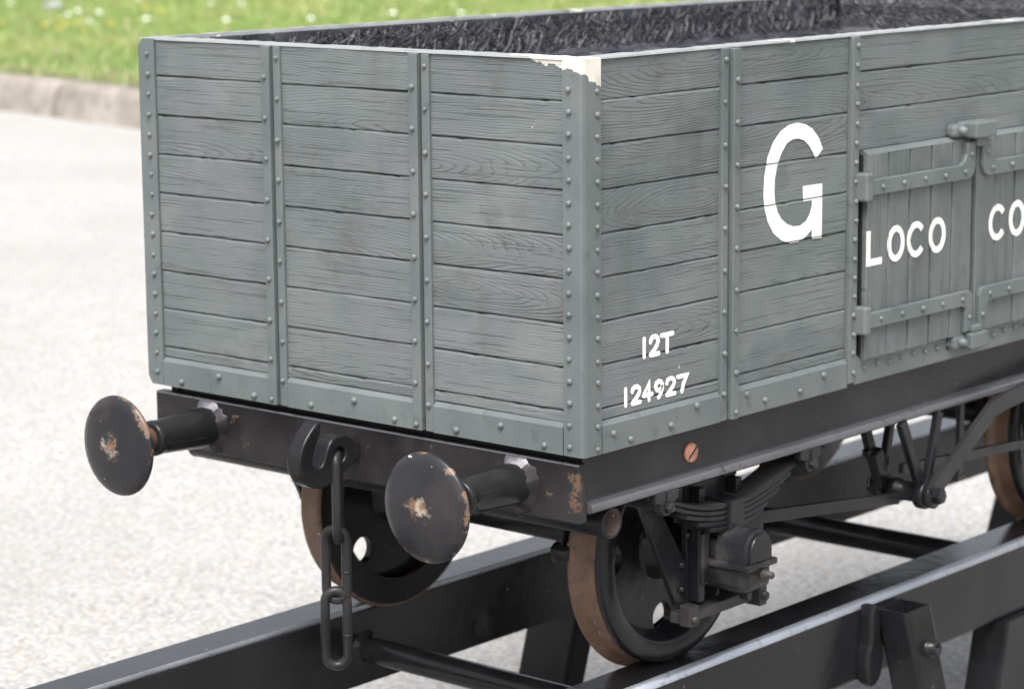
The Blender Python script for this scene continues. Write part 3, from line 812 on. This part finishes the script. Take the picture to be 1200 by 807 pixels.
# --- wheels
def wheel(x, yc, sg, rot):
    """sg=+1: outer face towards +x"""
    org = Vector((x, yc, ZC)); ax = (sg, 0, 0)
    bm = B()
    # tyre: flange (inner) -> tread -> outer rim face -> inner edge ; distance measured from the outer face inwards
    prof = [(-.118,.262),(-.112,.268),(-.106,.345),(-.102,.353),(-.095,.356),(-.089,.352),(-.084,.342),(-.078,.334),(-.066,.332),(-.026,.3302),(-.012,.329),(-.004,.327),(0,.322),(.001,.300),(0,.274),(-.006,.266),(-.03,.258),(-.054,.240)]
    mis = [1,1,0,0,0,0,0,0,0,1 if sg > 0 else 0,1 if sg > 0 else 0,1,1,1,1,1,1,1]
    lathe(bm, prof, org, ax, 96, mis=mis)
    ob = obj('wheel', bm, [M['tyre'], M['gear']], wagon)
    bm = B()
    holes = [circle(.212*math.cos(a), .212*math.sin(a), .040, 24) for a in [rot + k*2*math.pi/4 for k in range(4)]]
    t = flat(circle(0, 0, .262, 72), holes, .026, .003, 1)
    t.transform(Matrix.Translation(org + Vector((-sg*.066, 0, 0))) @ YZ); merge(bm, t)
    lathe(bm, [(-.125,.0),(-.125,.075),(-.118,.082),(-.085,.090),(-.076,.105)], org, ax, 40)
    lathe(bm, [(-.056,.105),(-.046,.090),(.006,.080),(.012,.074),(.012,.045),(.03,.045),(.03,0)], org, ax, 40)
    obj('wheel_disc', bm, M['gear'], ob)
    return ob
def axle(yc):
    bm = B(); lathe(bm, [(0,0),(0,.035),(.20,.035),(.201,.050),(1.36,.050),(1.361,.035),(1.52,.035),(1.52,0)], (-.82-.76, yc, ZC), (1,0,0), 24)
    return obj('axle', bm, M['gear'], wagon)
for yc in (YC1, YC2):
    wheel(-.240, yc, 1, R(-88)); wheel(-1.399, yc, -1, R(-42)); axle(yc)

# --- axle guards, boxes, springs (near side real, far side mirrored)
def gear(sx, yc):
    mir = (lambda x: x) if sx == 0 else (lambda x: -W - x)
    def bx(bm, x0, x1, *a, **k):
        p, q = mir(x0), mir(x1); box(bm, min(p, q), max(p, q), *a, **k)
    sgn = 1 if sx == 0 else -1
    # guard plate
    h = lambda s, pts: [(yc + s*a, z) for a, z in pts]
    outer = h(-1, [(.36,-.158),(.31,-.158),(.145,-.50),(.145,-.545)]) 
    outer = [(yc-.345,-.156),(yc-.285,-.156),(yc-.120,-.40),(yc-.110,-.40),(yc-.118,-.156),(yc+.118,-.156),(yc+.110,-.40),(yc+.120,-.40),(yc+.285,-.156),(yc+.345,-.156),(yc+.155,-.52),(yc+.155,-.545),(yc+.065,-.545),(yc+.062,-.30),(yc-.062,-.30),(yc-.065,-.545),(yc-.155,-.545),(yc-.155,-.52)]
    t = flat(outer, [], .018, .002, 1); t.transform(Matrix.Translation((mir(-.128), 0, 0)) @ YZ)
    bm = B(); merge(bm, t)
    bx(bm, -.112, -.150, yc-.30, yc+.30, -.546, -.5465+.0, .0) if False else None
    for s in (-1, 1):
        bx(bm, -.118, -.085, yc+s*.085-.014, yc+s*.085+.014, -.52, -.20, bev=.003)
        for z in (-.25, -.33, -.41, -.48):
            lathe(bm, [(0,.011),(.008,.010),(.011,0)], (mir(-.119), yc+s*.135 if z < -.4 else yc+s*.108, z), (sgn,0,0), 10)
    gd = obj('axle_guard', bm, M['gear'], wagon)
    bm = B()
    bx(bm, -.120, -.070, yc-(.185 if not sx else .12), yc+.165, -.562, -.530, bev=.004)
    if not sx: bx(bm, -.085, -.045, yc-.190, yc-.152, -.565, -.505, bev=.005)
    bx(bm, -.10, -.045, yc+.135, yc+.170, -.575, -.515, bev=.005)
    lathe(bm, [(0,.014),(.012,.013),(.014,0)], (mir(-.046), yc-(.172 if not sx else .10), -.545), (sgn,0,0), 8)
    lathe(bm, [(0,.014),(.012,.013),(.014,0)], (mir(-.046), yc+.152, -.545), (sgn,0,0), 8)
    obj('guard_tie', bm, M['dusty'], gd)
    # axle box
    bm = B()
    bx(bm, -.135, .046, yc-.064, yc+.064, -.485, -.405, bev=.022, seg=3)
    bx(bm, -.13, .058, yc-.073, yc+.073, -.420, -.400, bev=.006)
    bx(bm, -.135, .020, yc-.056, yc+.056, -.402, -.345, bev=.010)
    dome = [(-.060,0),(-.060,.030)] + [(.060*math.cos(a), .030+.060*math.sin(a)) for a in [math.pi*(1-k/14) for k in range(15)]] + [(.060,0)]
    t = flat([(yc+a, -.401+b) for a, b in dome], [], .110, .008, 2); t.transform(Matrix.Translation((mir(-.010), 0, 0)) @ YZ); merge(bm, t)
    dome2 = [(-.049,0)] + [(.049*math.cos(a), .028+.049*math.sin(a)) for a in [math.pi*(1-k/14) for k in range(15)]] + [(.049,0)]
    t = flat([(yc+a, -.4005+b) for a, b in dome2], [], .030, .005, 1); t.transform(Matrix.Translation((mir(.040), 0, 0)) @ YZ); merge(bm, t)
    bx(bm, -.06, -.035, yc-.008, yc+.014, -.318, -.298, bev=.004)
    bx(bm, .0, .03, yc-.03, yc-.01, -.508, -.486, bev=.003)
    for s in (-1, 1): bx(bm, -.145, -.075, yc+s*.078-.016, yc+s*.078+.016, -.47, -.325, bev=.005)
    ab = obj('axle_box', bm, M['abox'], wagon)
    bm = B(); lathe(bm, [(0,.019),(.006,.019),(.007,.011),(.030,.010),(.034,.006),(.034,0)], (mir(.046), yc+.020, -.440), (sgn,0,0), 12)
    obj('drain_bolt', bm, M['dusty'], ab)
    # leaf spring: five leaves, ends up
    bm = B(); n = 24; th = .0155
    for k in range(5):
        half = .325 - .055*k
        prev = None
        for i in range(n+1):
            f = -1 + 2*i/n; y = f*half
            z = -.247 + .080*(y/.325)**2 - k*th
            z += -.012*max(0, (abs(y)/.325-.9))*5 if k == 0 else 0
            xw = .044 if k else .045
            q = [bm.verts.new((mir(-.083+dx), yc+y, z+dz)) for dx, dz in ((-xw,0),(-xw,-th+.002),(xw-.002,-th+.002),(xw,-th+.005),(xw,-.003),(xw-.003,0))]
            if prev:
                for j in range(6): 
                    fc = bm.faces.new((prev[j], q[j], q[(j+1) % 6], prev[(j+1) % 6])); fc.material_index = 1 if (j == 5) else 0
            else: bm.faces.new(q)
            prev = q
        bm.faces.new(prev[::-1])
    sp = obj('leaf_spring', bm, [M['gear'], M['dusty']], wagon)
    bm = B(); bx(bm, -.138, -.026, yc-.032, yc+.032, -.338, -.238, bev=.004)
    bx(bm, -.142, -.022, yc-.038, yc+.038, -.345, -.322, bev=.004)
    obj('spring_buckle', bm, M['gear'], sp)
    # hanging brackets
    for s in (-1, 1):
        bm = B(); y0 = yc + s*.335
        pl = [(y0-.050,-.152),(y0+.050,-.152),(y0+.050,-.178),(y0+.026,-.186),(y0+.024,-.205),(y0+.012,-.218),(y0-.012,-.218),(y0-.024,-.205),(y0-.026,-.186),(y0-.050,-.178)]
        t = flat(pl, [], .030, .004, 1); t.transform(Matrix.Translation((mir(-.028), 0, 0)) @ YZ); merge(bm, t)
        bx(bm, -.14, -.043, y0-.026, y0+.026, -.205, -.156, bev=.004)
        bx(bm, -.016, -.009, y0-.006, y0+.002, -.18, -.154, bev=.001)
        lathe(bm, [(0,.017),(.010,.0165),(.014,.012),(.015,0)], (mir(-.013), y0+.004, -.196), (sgn,0,0), 6, smooth=False)
        obj('spring_hanger', bm, M['sole'], wagon)
    # rear face stay posts above the spring
    bm = B(); bx(bm, -.135, -.11, yc-.20, yc-.14, -.24, -.156, bev=.003); obj('spring_stop', bm, M['gear'], wagon)
    bm = B(); bx(bm, -.135, -.11, yc+.05, yc+.11, -.20, -.156, bev=.003); obj('spring_stop', bm, M['gear'], wagon)
for sx in (0, -1):
    for yc in (YC1, YC2): gear(sx, yc)

# --- brake gear, near side
def vee(x, yl, yr, ya, ztop, za):
    bm = B()
    bar(bm, (x, yl, ztop), (x, ya-.006, za), .022, .034, .003, up=(0,1,0))
    bar(bm, (x+.0015, yr, ztop), (x+.0015, ya+.006, za), .022, .028, .003, up=(0,1,0))
    lathe(bm, [(-.016,0),(-.016,.040),(-.012,.043),(.014,.043),(.018,.040),(.018,0)], (x, ya, za-.006), (1,0,0), 20)
    return obj('vee_hanger', bm, M['gear'], wagon)
vee(-.018, 1.510, 1.715, 1.640, -.155, -.392)
vee(-.165, 1.525, 1.690, 1.630, -.157, -.380)
bm = B(); lathe(bm, [(0,0),(0,.030),(.075,.031),(.078,.036),(.10,.036),(.103,.030),(.20,.030),(.21,.041),(.225,.041),(.226,0)], (-.20, 1.638, -.394), (1,0,0), 24)
lathe(bm, [(.226,.026),(.250,.025),(.254,.020),(.254,0)], (-.20, 1.638, -.394), (1,0,0), 6, smooth=False)
bar(bm, (-.15, 1.62, -.385), (-.15, 1.575, -.27), .03, .05, .005, up=(0,1,0))
lathe(bm, [(0,.015),(.016,.015),(.016,0)], (-.165, 1.565, -.275), (0,-1,0), 10)
obj('brake_shaft', bm, M['gear'], wagon)
bm = B(); lv = [(.024,1.615,-.388),(.026,1.955,-.182),(.028,2.035,-.165),(.030,2.20,-.150),(.030,3.25,-.055),(.030,3.36,-.050)]
prev = None; 
for i, p in enumerate(lv):
    a = Vector(lv[max(i-1, 0)]); b = Vector(lv[min(i+1, len(lv)-1)]); d = (b-a).normalized(); u = Vector((0, -d.z, d.y)); hw = .027 if i < len(lv)-2 else .018
    q = [bm.verts.new(Vector(p) + Vector((dx,0,0)) + u*s*hw) for dx, s in ((-.008,-1),(.008,-1),(.008,1),(-.008,1))]
    if prev:
        for j in range(4): bm.faces.new((prev[j], q[j], q[(j+1) % 4], prev[(j+1) % 4]))
    else: bm.faces.new(q)
    prev = q
bm.faces.new(prev[::-1])
obj('brake_lever', bm, M['sole'], wagon)
bm = B(); bar(bm, (-.130, .955, -.352), (-.085, 1.605, -.412), .018, .036, .003)
box(bm, -.139, -.120, .93, .955, -.425, -.305, .003)
obj('tie_bar', bm, M['sole'], wagon)
bm = B(); bar(bm, (-.110, 1.66, -.335), (-.125, 2.62, -.40), .018, .030, .003); obj('tie_bar', bm, M['sole'], wagon)
bm = B(); box(bm, -.10, -.085, 1.955, 1.985, -.41, -.157, .003); box(bm, -.105, -.08, 1.945, 1.995, -.425, -.405, .004); obj('lever_guide', bm, M['sole'], wagon)
for yc in (YC1-.385, YC2-.385):
    bm = B()
    lathe(bm, [(0,0),(0,.026),(.006,.030),(.02,.030),(.026,.022),(.05,.020),(.05,0)], (-.385, yc+.035, -.372), (1,0,0), 20)
    bar(bm, (-.37, yc+.035, -.37), (-.37, yc+.10, -.16), .025, .025, .003, up=(0,1,0))
    obj('brake_pin', bm, M['gear'], wagon)

# ------------------------------------------------------------------ coupling chain (hangs from the hook)
chain = empty('coupling_chain', (-.82, -.062, -.70), 'black three link coupling chain hanging from the draw hook', 'chain')
def link(cz_top, cz_bot, c, yaw, r=.0135, half=.029, lean=0.0):
    """oval link, top and bottom are outer z"""
    zt, zb = cz_top - r, cz_bot + r; pts = []
    for k in range(13): a = math.pi*k/12; pts.append((half*math.cos(a), zt - half + half*math.sin(a)))
    for k in range(13): a = math.pi + math.pi*k/12; pts.append((half*math.cos(a), zb + half + half*math.sin(a)))
    bm = B(); cz = (zt+zb)/2
    P = [(c[0] + h*math.cos(yaw), c[1] + h*math.sin(yaw) + (z-cz)*lean, z) for h, z in pts]
    # subdivide the straight sides
    P2 = []
    for i in range(len(P)):
        a, b = Vector(P[i]), Vector(P[(i+1) % len(P)]); P2.append(a)
        if (b-a).length > .04: P2 += [a.lerp(b, t) for t in (.25,.5,.75)]
    tube(bm, P2, r, 14, True)
    # forge seam on one side
    h = half; p = Vector((c[0] + h*math.cos(yaw), c[1] + h*math.sin(yaw), cz - .02))
    lathe(bm, [(-.004, r*.9), (-.003, r*1.06), (.003, r*1.06), (.004, r*.9)], p, (0, lean, 1), 14)
    obj('link', bm, M['chain'], chain)
YAWV = R(49)
link(-.074, -.338, (-.812, -.060), R(130), half=.031, lean=.0)
link(-.284, -.510, (-.822, -.060), R(28), half=.029)
link(-.456, -.694, (-.820, -.066), R(44), half=.030)

# ------------------------------------------------------------------ display stand
stand = empty('display_stand', (-.82, 1.8, GZ), 'black steel display stand of two rails under the wagon wheels', 'stand')
RY0, RY1, RT, RB = -1.25, 5.0, -.737, -.986
def rail(sx):
    bm = B(); o, sg = (0, 1) if sx == 0 else (-W, -1)
    xa, xb = o - sg*.315, o - sg*.170
    P = [(xa, RB), (xb-sg*.012, RB), (xb-sg*.003, RB+.004), (xb, RB+.012)] + [(xb-.028+.028*math.cos(R(a)), RT-.028+.028*math.sin(R(a))) for a in range(0, 91, 10)] + [(xa, RT)] if sx == 0 else None
    if sx == 0:
        pass
    else:
        # far rail: the track side shows a thin top flange over a dark shadow line
        xi, xo = o - sg*-.315, o - sg*-.170
        xi, xo = -1.324, -1.469
        P = [(xo, RB), (xi, RB), (xi, RT-.020), (xi-.010, RT-.019), (xi-.010, RT-.011), (xi-.004, RT-.010), (xi-.004, RT-.002), (xi-.008, RT), (xo+.006, RT), (xo, RT-.006)]
    t = flat(P, [], RY1-RY0)
    t.transform(Matrix(((1,0,0,0),(0,0,1,(RY0+RY1)/2),(0,1,0,0),(0,0,0,1)))); merge(bm, t)
    bmesh.ops.recalc_face_normals(bm, faces=bm.faces); bm.normal_update()
    for f in bm.faces:
        c = f.calc_center_median(); n_ = f.normal
        if sx == 0 and c.z > RT-.027 and abs(n_.x) > .18 and abs(n_.z) > .18: f.material_index = 1; f.smooth = True
        if sx and c.z > RT-.0195 and c.x > -1.334 and abs(n_.y) < .5 and abs(n_.z) < .95: f.material_index = 1
    return obj('rail', bm, [M['stand'], M['edge']], stand)
rail(0); rail(-1)
for y, z, r in ((.565, -.875, .040), (2.62, -.860, .045), (4.6, -.875, .040)):
    bm = B(); lathe(bm, [(0, r), (1.009, r)], (-1.324, y, z), (1,0,0), 32)
    lathe(bm, [(-.001, r+.018), (.008, r+.012), (.014, r+.001)], (-1.324, y, z), (1,0,0), 32)
    lathe(bm, [(.994, r+.001), (1.002, r+.012), (1.010, r+.018)], (-1.324, y, z), (1,0,0), 32)
    obj('cross_tube', bm, M['tube'], stand)
def leg(top, bot, wx, wy, bolt=False, open_top=False):
    """square tube between two centre points, wall shown at an open top"""
    top, bot = Vector(top), Vector(bot); bm = B()
    def ringat(c, s): 
        return [bm.verts.new(c + Vector((dx*(wx/2-s), dy*(wy/2-s), 0))) for dx, dy in ((-1,-1),(1,-1),(1,1),(-1,1))]
    def rr(c, s, r=.014):
        out = []
        for dx, dy, a0 in ((1,1,0),(-1,1,90),(-1,-1,180),(1,-1,270)):
            for k in range(4):
                a = R(a0 + k*30); rad = max(r - s, .002)
                out.append(bm.verts.new(c + Vector((dx*(wx/2-r) + rad*math.cos(a), dy*(wy/2-r) + rad*math.sin(a), 0))))
        return out
    A, Bt = rr(top, 0), rr(bot, 0); n = len(A)
    for k in range(n):
        f = bm.faces.new((A[k], A[(k+1) % n], Bt[(k+1) % n], Bt[k]))
    if open_top:
        C, D = rr(top, .009), rr(top + (bot-top)*.3, .009)
        for k in range(n):
            bm.faces.new((A[k], C[k], C[(k+1) % n], A[(k+1) % n])); bm.faces.new((C[k], D[k], D[(k+1) % n], C[(k+1) % n]))
        bm.faces.new(D)
    else: bm.faces.new(A)
    bm.faces.new(Bt)
    # base plate
    box(bm, bot.x-wx*.8, bot.x+wx*.8, bot.y-wy*.8, bot.y+wy*.8, bot.z-.001, bot.z+.018, .003)
    l = obj('leg', bm, M['stand'], stand)
    return l
z0 = GZ + .004
nl = leg((-.108, 1.685, -.772), (.075, 1.685, z0), .115, .145, open_top=True)
bm = B(); lathe(bm, [(0,.030),(.012,.030),(.013,.0245),(.034,.0245),(.036,.022),(.036,.014),(.020,.013),(.020,0)], (-.026, 1.70, -.895), (1,0,.25), 20)
obj('socket_bolt', bm, M['stand'], nl)
bm = B()
pl = [(1.535,-.745),(1.575,-.745),(1.59,-.79),(1.59,-.86),(1.61,-.895),(1.612,-.95),(1.58,-1.00),(1.54,-1.00),(1.515,-.95),(1.52,-.89),(1.535,-.86)]
t = flat(smooth_poly(pl, 1), [], .050, .012, 2); t.transform(Matrix.Translation((-.150, 0, 0)) @ YZ); merge(bm, t)
obj('bracket', bm, M['stand'], stand)
leg((-1.435, 1.66, RB), (-1.555, 1.66, z0), .215, .115)
leg((-.205, 2.56, RB), (-.205, 2.44, z0), .13, .36)
leg((-.108, -.95, -.80), (.075, -.95, z0), .115, .145, open_top=True); leg((-1.435, -.95, RB), (-1.555, -.95, z0), .215, .115)
leg((-.22, 4.75, RB), (-.10, 4.75, z0), .13, .13); leg((-1.42, 4.75, RB), (-1.54, 4.75, z0), .13, .13)

# ------------------------------------------------------------------ ground, kerb, lawn
KD = Vector((1, -.205)).normalized(); KN = Vector((-KD.y, KD.x))      # along the kerb / towards the lawn
KO = Vector((-22.0, 16.42))
def kp(s, t): return KO + KD*s + KN*t
bm = B()
for a in range(1):
    f = [bm.verts.new((x, y, GZ)) for x, y in ((-700,-700),(700,-700),(700,700),(-700,700))]; bm.faces.new(f)
g_ = obj('ground', bm, M['ground'], at=(0,0,0)); tag(g_, kind='structure')
KH = LZ - GZ
bm = B()
prof = [(.0, -.02), (.02, .02), (.10, KH*.72), (.14, KH*.90), (.20, KH*.985), (.30, KH), (.62, KH), (.64, -.02)]
sv = -60.0
while sv < 60:
    ln = 4.6
    prev = None
    for i in range(25):
        s = sv + (ln-.006)*i/24; ring = []
        for t_, h in prof:
            p = kp(s, t_ + rng.gauss(0, .006)); ring.append(bm.verts.new((p.x, p.y, GZ + h + (rng.gauss(0, .006) if h > .05 else 0))))
        if prev:
            for j in range(len(prof)-1):
                f = bm.faces.new((prev[j], ring[j], ring[j+1], prev[j+1])); f.smooth = True
        else: bm.faces.new(ring)
        prev = ring
    bm.faces.new(prev[::-1]); sv += ln
k_ = obj('kerb', bm, M['kerb'], at=(0,0,0)); tag(k_, kind='structure')
def lawn_h(s, t): return LZ - .02 + .03*math.sin(s*.31+1) + .02*math.sin(t*.8+s*.15) + .012*max(0, t-1)
bm = B()
ts = [.55, 1, 2, 4, 7, 11, 16, 24, 36, 60, 110, 200, 420]; ss = list(range(-400, -60, 40)) + list(range(-60, 61, 3)) + list(range(100, 401, 40))
V = [[None]*len(ts) for _ in ss]
for i, s in enumerate(ss):
    for j, t_ in enumerate(ts):
        p = kp(s, t_); V[i][j] = bm.verts.new((p.x, p.y, lawn_h(s, min(t_, 40))))
for i in range(len(ss)-1):
    for j in range(len(ts)-1):
        f = bm.faces.new((V[i][j], V[i+1][j], V[i+1][j+1], V[i][j+1])); f.smooth = True
l_ = obj('lawn', bm, M['soil'], at=(0,0,0)); tag(l_, kind='structure')

def grass():
    n = 230000
    # denser near the kerb; strip seen past the wagon
    t = .42 + nrng.random(n)**1.5*42
    s = -24 + nrng.random(n)*52
    s = s - .0*t
    cl = np.sin(s*1.7+t*.9)+np.sin(s*.63-t*1.9+2)+np.sin(s*3.1+t*2.7)
    hgt = (.05 + .05*nrng.random(n)) * (1 + .22*cl) + .02*(t < 1.2)
    dry = (nrng.random(n) < .06).astype(float) * nrng.random(n)
    seed = nrng.random(n) < .012
    hgt = np.where(seed, hgt + .10 + .08*nrng.random(n), hgt); dry = np.where(seed, .9, dry)
    dry = np.where(t < 1.0, np.maximum(dry, nrng.random(n)*(nrng.random(n) < .6)*.8), dry)
    hgt = np.maximum(hgt, .03)
    px = KO.x + KD.x*s + KN.x*t; py = KO.y + KD.y*s + KN.y*t
    pz = np.array([lawn_h(a, b) for a, b in zip(s, t)]) - .005
    ang = nrng.random(n)*2*np.pi; w = (.007 + .007*nrng.random(n)) * (1 + .02*t)
    w = np.where(seed, w*1.3, w)
    la = nrng.random(n)*2*np.pi; lean = hgt*(.25 + .75*nrng.random(n))*np.where(seed, .4, 1)
    wx, wy = np.cos(ang)*w, np.sin(ang)*w
    v = np.empty((n, 5, 3))
    mx, my, mz = px + np.cos(la)*lean*.35, py + np.sin(la)*lean*.35, pz + hgt*.6
    v[:,0] = np.stack([px-wx, py-wy, pz], 1); v[:,1] = np.stack([px+wx, py+wy, pz], 1)
    v[:,2] = np.stack([mx+wx*.8, my+wy*.8, mz], 1); v[:,3] = np.stack([mx-wx*.8, my-wy*.8, mz], 1)
    v[:,4] = np.stack([px+np.cos(la)*lean, py+np.sin(la)*lean, pz+hgt], 1)
    me = bpy.data.meshes.new('grass')
    me.vertices.add(n*5); me.vertices.foreach_set('co', (v*S).ravel().astype(np.float32))
    idx = np.arange(n)*5
    loops = np.stack([idx, idx+1, idx+2, idx+3, idx+3, idx+2, idx+4], 1).ravel().astype(np.int32)
    me.loops.add(len(loops)); me.loops.foreach_set('vertex_index', loops)
    st = np.stack([np.arange(n)*7, np.arange(n)*7+4], 1).ravel().astype(np.int32)
    me.polygons.add(n*2); me.polygons.foreach_set('loop_start', st)
    for nm, arr in (('tint', nrng.random(n)), ('dry', dry)):
        a = me.attributes.new(nm, 'FLOAT', 'POINT'); a.data.foreach_set('value', np.repeat(arr, 5).astype(np.float32))
    me.update(calc_edges=True); me.materials.append(M['grass'])
    o = bpy.data.objects.new('grass', me); col.objects.link(o)
    tag(o, 'short green lawn grass growing behind the kerb', 'grass', kind='stuff')
grass()

# flowers and a stone in the lawn
def flower(name, yellow):
    bm = B(); h = .10
    tube(bm, [(0,0,-.03),(.004,.002,h*.5),(.010,.004,h)], .004, 5, mi=0)
    n = 12
    for k in range(n):
        a = 2*math.pi*k/n; r = .058 if yellow else .050
        c, s_ = math.cos(a), math.sin(a); q = .014
        vs = [bm.verts.new((.01 + c*.006 - s_*q*.4, .004 + s_*.006 + c*q*.4, h+.010)), bm.verts.new((.01 + c*.006 + s_*q*.4, .004 + s_*.006 - c*q*.4, h+.010)),
              bm.verts.new((.01 + c*r + s_*q, .004 + s_*r - c*q, h+.014)), bm.verts.new((.01 + c*r*1.1, .004 + s_*r*1.1, h+.010)), bm.verts.new((.01 + c*r - s_*q, .004 + s_*r + c*q, h+.014))]
        f = bm.faces.new(vs); f.material_index = 1
    lathe(bm, [(0,.020),(.014,.026),(.030,.018),(.036,0)], (.01,.004,h), (0,0,1), 10, 2 if yellow else 1)
    return obj(name, bm, [M['stem'], M['yellow'] if yellow else M['daisy'], M['yellow']], at=(0,0,0), normals=False)
def inv(x, y):
    d = Vector((x, y)) - KO; return d.dot(KD), d.dot(KN)
YF = [(-30.99, 23.6), (-30.23, 23.27), (-31.43, 24.62), (-31.46, 24.44), (-32.52, 25.13), (-33.33, 27.9), (-32.93, 27.88), (-32.64, 27.79), (-30.46, 24.61), (-32.57, 23.9), (-29.51, 23.23), (-31.2, 24.2), (-31.7, 25.0)]
WF = [(-32.41, 26.03), (-32.62, 25.48), (-33.53, 26.45), (-31.19, 24.77), (-30.33, 25.31), (-28.9, 25.83), (-32.14, 29.27), (-32.94, 29.25), (-35.56, 32.74), (-36.71, 27.43), (-38.11, 31.01), (-38.48, 31.8), (-35.89, 30.94), (-35.69, 29.82), (-27.6, 26.6), (-26.9, 27.9), (-25.8, 28.4)]
for pts, nm, yl, lab, grp in ((YF, 'dandelion', True, 'yellow dandelion in bloom in the lawn grass', 'yellow dandelions in the lawn'), (WF, 'daisy', False, 'small white daisy in bloom in the lawn grass', 'white daisies in the lawn')):
    first = None
    for (x, y) in pts:
        s, t_ = inv(x, y); loc = Vector((x, y, lawn_h(s, t_)))*S
        if first is None: o = first = flower(nm, yl)
        else: o = first.copy(); col.objects.link(o)
        o.location = loc; o.rotation_euler = (0, 0, rng.uniform(0, 6)); k = rng.uniform(.8, 1.15)*(1 if yl else 1.45); o.scale = (k, k, k)
        tag(o, lab, 'flower', grp)
bm = B(); bmesh.ops.create_icosphere(bm, subdivisions=3, radius=1)
for v in bm.verts:
    k = 1 + .12*math.sin(v.co.x*5+v.co.y*3) + .08*math.sin(v.co.z*7+v.co.x*2); v.co = Vector((v.co.x*.20*k, v.co.y*.13*k, max(v.co.z*.10*k, -.04)))
for f in bm.faces: f.smooth = True
s, t_ = inv(-36.2, 28.1)
st = obj('stone', bm, M['stone'], at=(-36.2, 28.1, lawn_h(s, t_)+.06)); st.rotation_euler = (0, 0, R(40))
tag(st, 'flat grey stone lying in the lawn grass', 'stone')

# ------------------------------------------------------------------ camera, light, world
RM = [[0.7584705994449639, 0.6516564154794431, -0.008140389553373414], [-0.10815817071033039, 0.13818457977159956, 0.9844830277978089], [0.6426695573046791, -0.7458209825942347, 0.17529090688332313]]
CP = Vector((4.0325494578824035, -4.952623447889438, 1.431027017973822))
cam = bpy.data.cameras.new('camera'); co = bpy.data.objects.new('camera', cam); col.objects.link(co)
m4 = Matrix(RM).transposed().to_4x4(); m4.translation = CP*S; co.matrix_world = m4
cam.sensor_width = 36; cam.lens = 3049.089/1200*36; cam.clip_end = 2000; cam.clip_start = .05
cam.dof.use_dof = True; cam.dof.focus_distance = 6.45*S; cam.dof.aperture_fstop = 6.3
scene.camera = co
SUN_EL, SUN_AZ = 60, 300          # azimuth: direction the light comes from, degrees anticlockwise from +x
sun = bpy.data.lights.new('sun', 'SUN'); so = bpy.data.objects.new('sun', sun); col.objects.link(so)
sun.energy = 1.1; sun.angle = R(30); sun.color = (1, .985, .96)
d = Vector((math.cos(R(SUN_AZ))*math.cos(R(SUN_EL)), math.sin(R(SUN_AZ))*math.cos(R(SUN_EL)), math.sin(R(SUN_EL))))
so.rotation_euler = d.to_track_quat('Z', 'Y').to_euler()
w = bpy.data.worlds.new('World'); scene.world = w; w.use_nodes = True
nt = w.node_tree; nt.nodes.clear(); g = G(nt)
sky = g.n('ShaderNodeTexSky', sky_type='NISHITA'); sky.sun_disc = False
sky.sun_elevation = R(SUN_EL); sky.sun_rotation = R(90 - SUN_AZ); sky.air_density = 1.0; sky.dust_density = 6.0; sky.ozone_density = 1.0; sky.altitude = 0
hs = g.n('ShaderNodeHueSaturation'); hs.inputs['Saturation'].default_value = .35; g.link(sky.outputs[0], hs.inputs['Color'])
bg = g.n('ShaderNodeBackground'); g.link(hs.outputs[0], bg.inputs[0]); bg.inputs[1].default_value = .15
out = g.n('ShaderNodeOutputWorld'); g.link(bg.outputs[0], out.inputs[0])
vs = scene.view_settings; vs.view_transform = 'Standard'; vs.look = 'None'; vs.gamma = 1; vs.use_curve_mapping = False; vs.exposure = 1.3
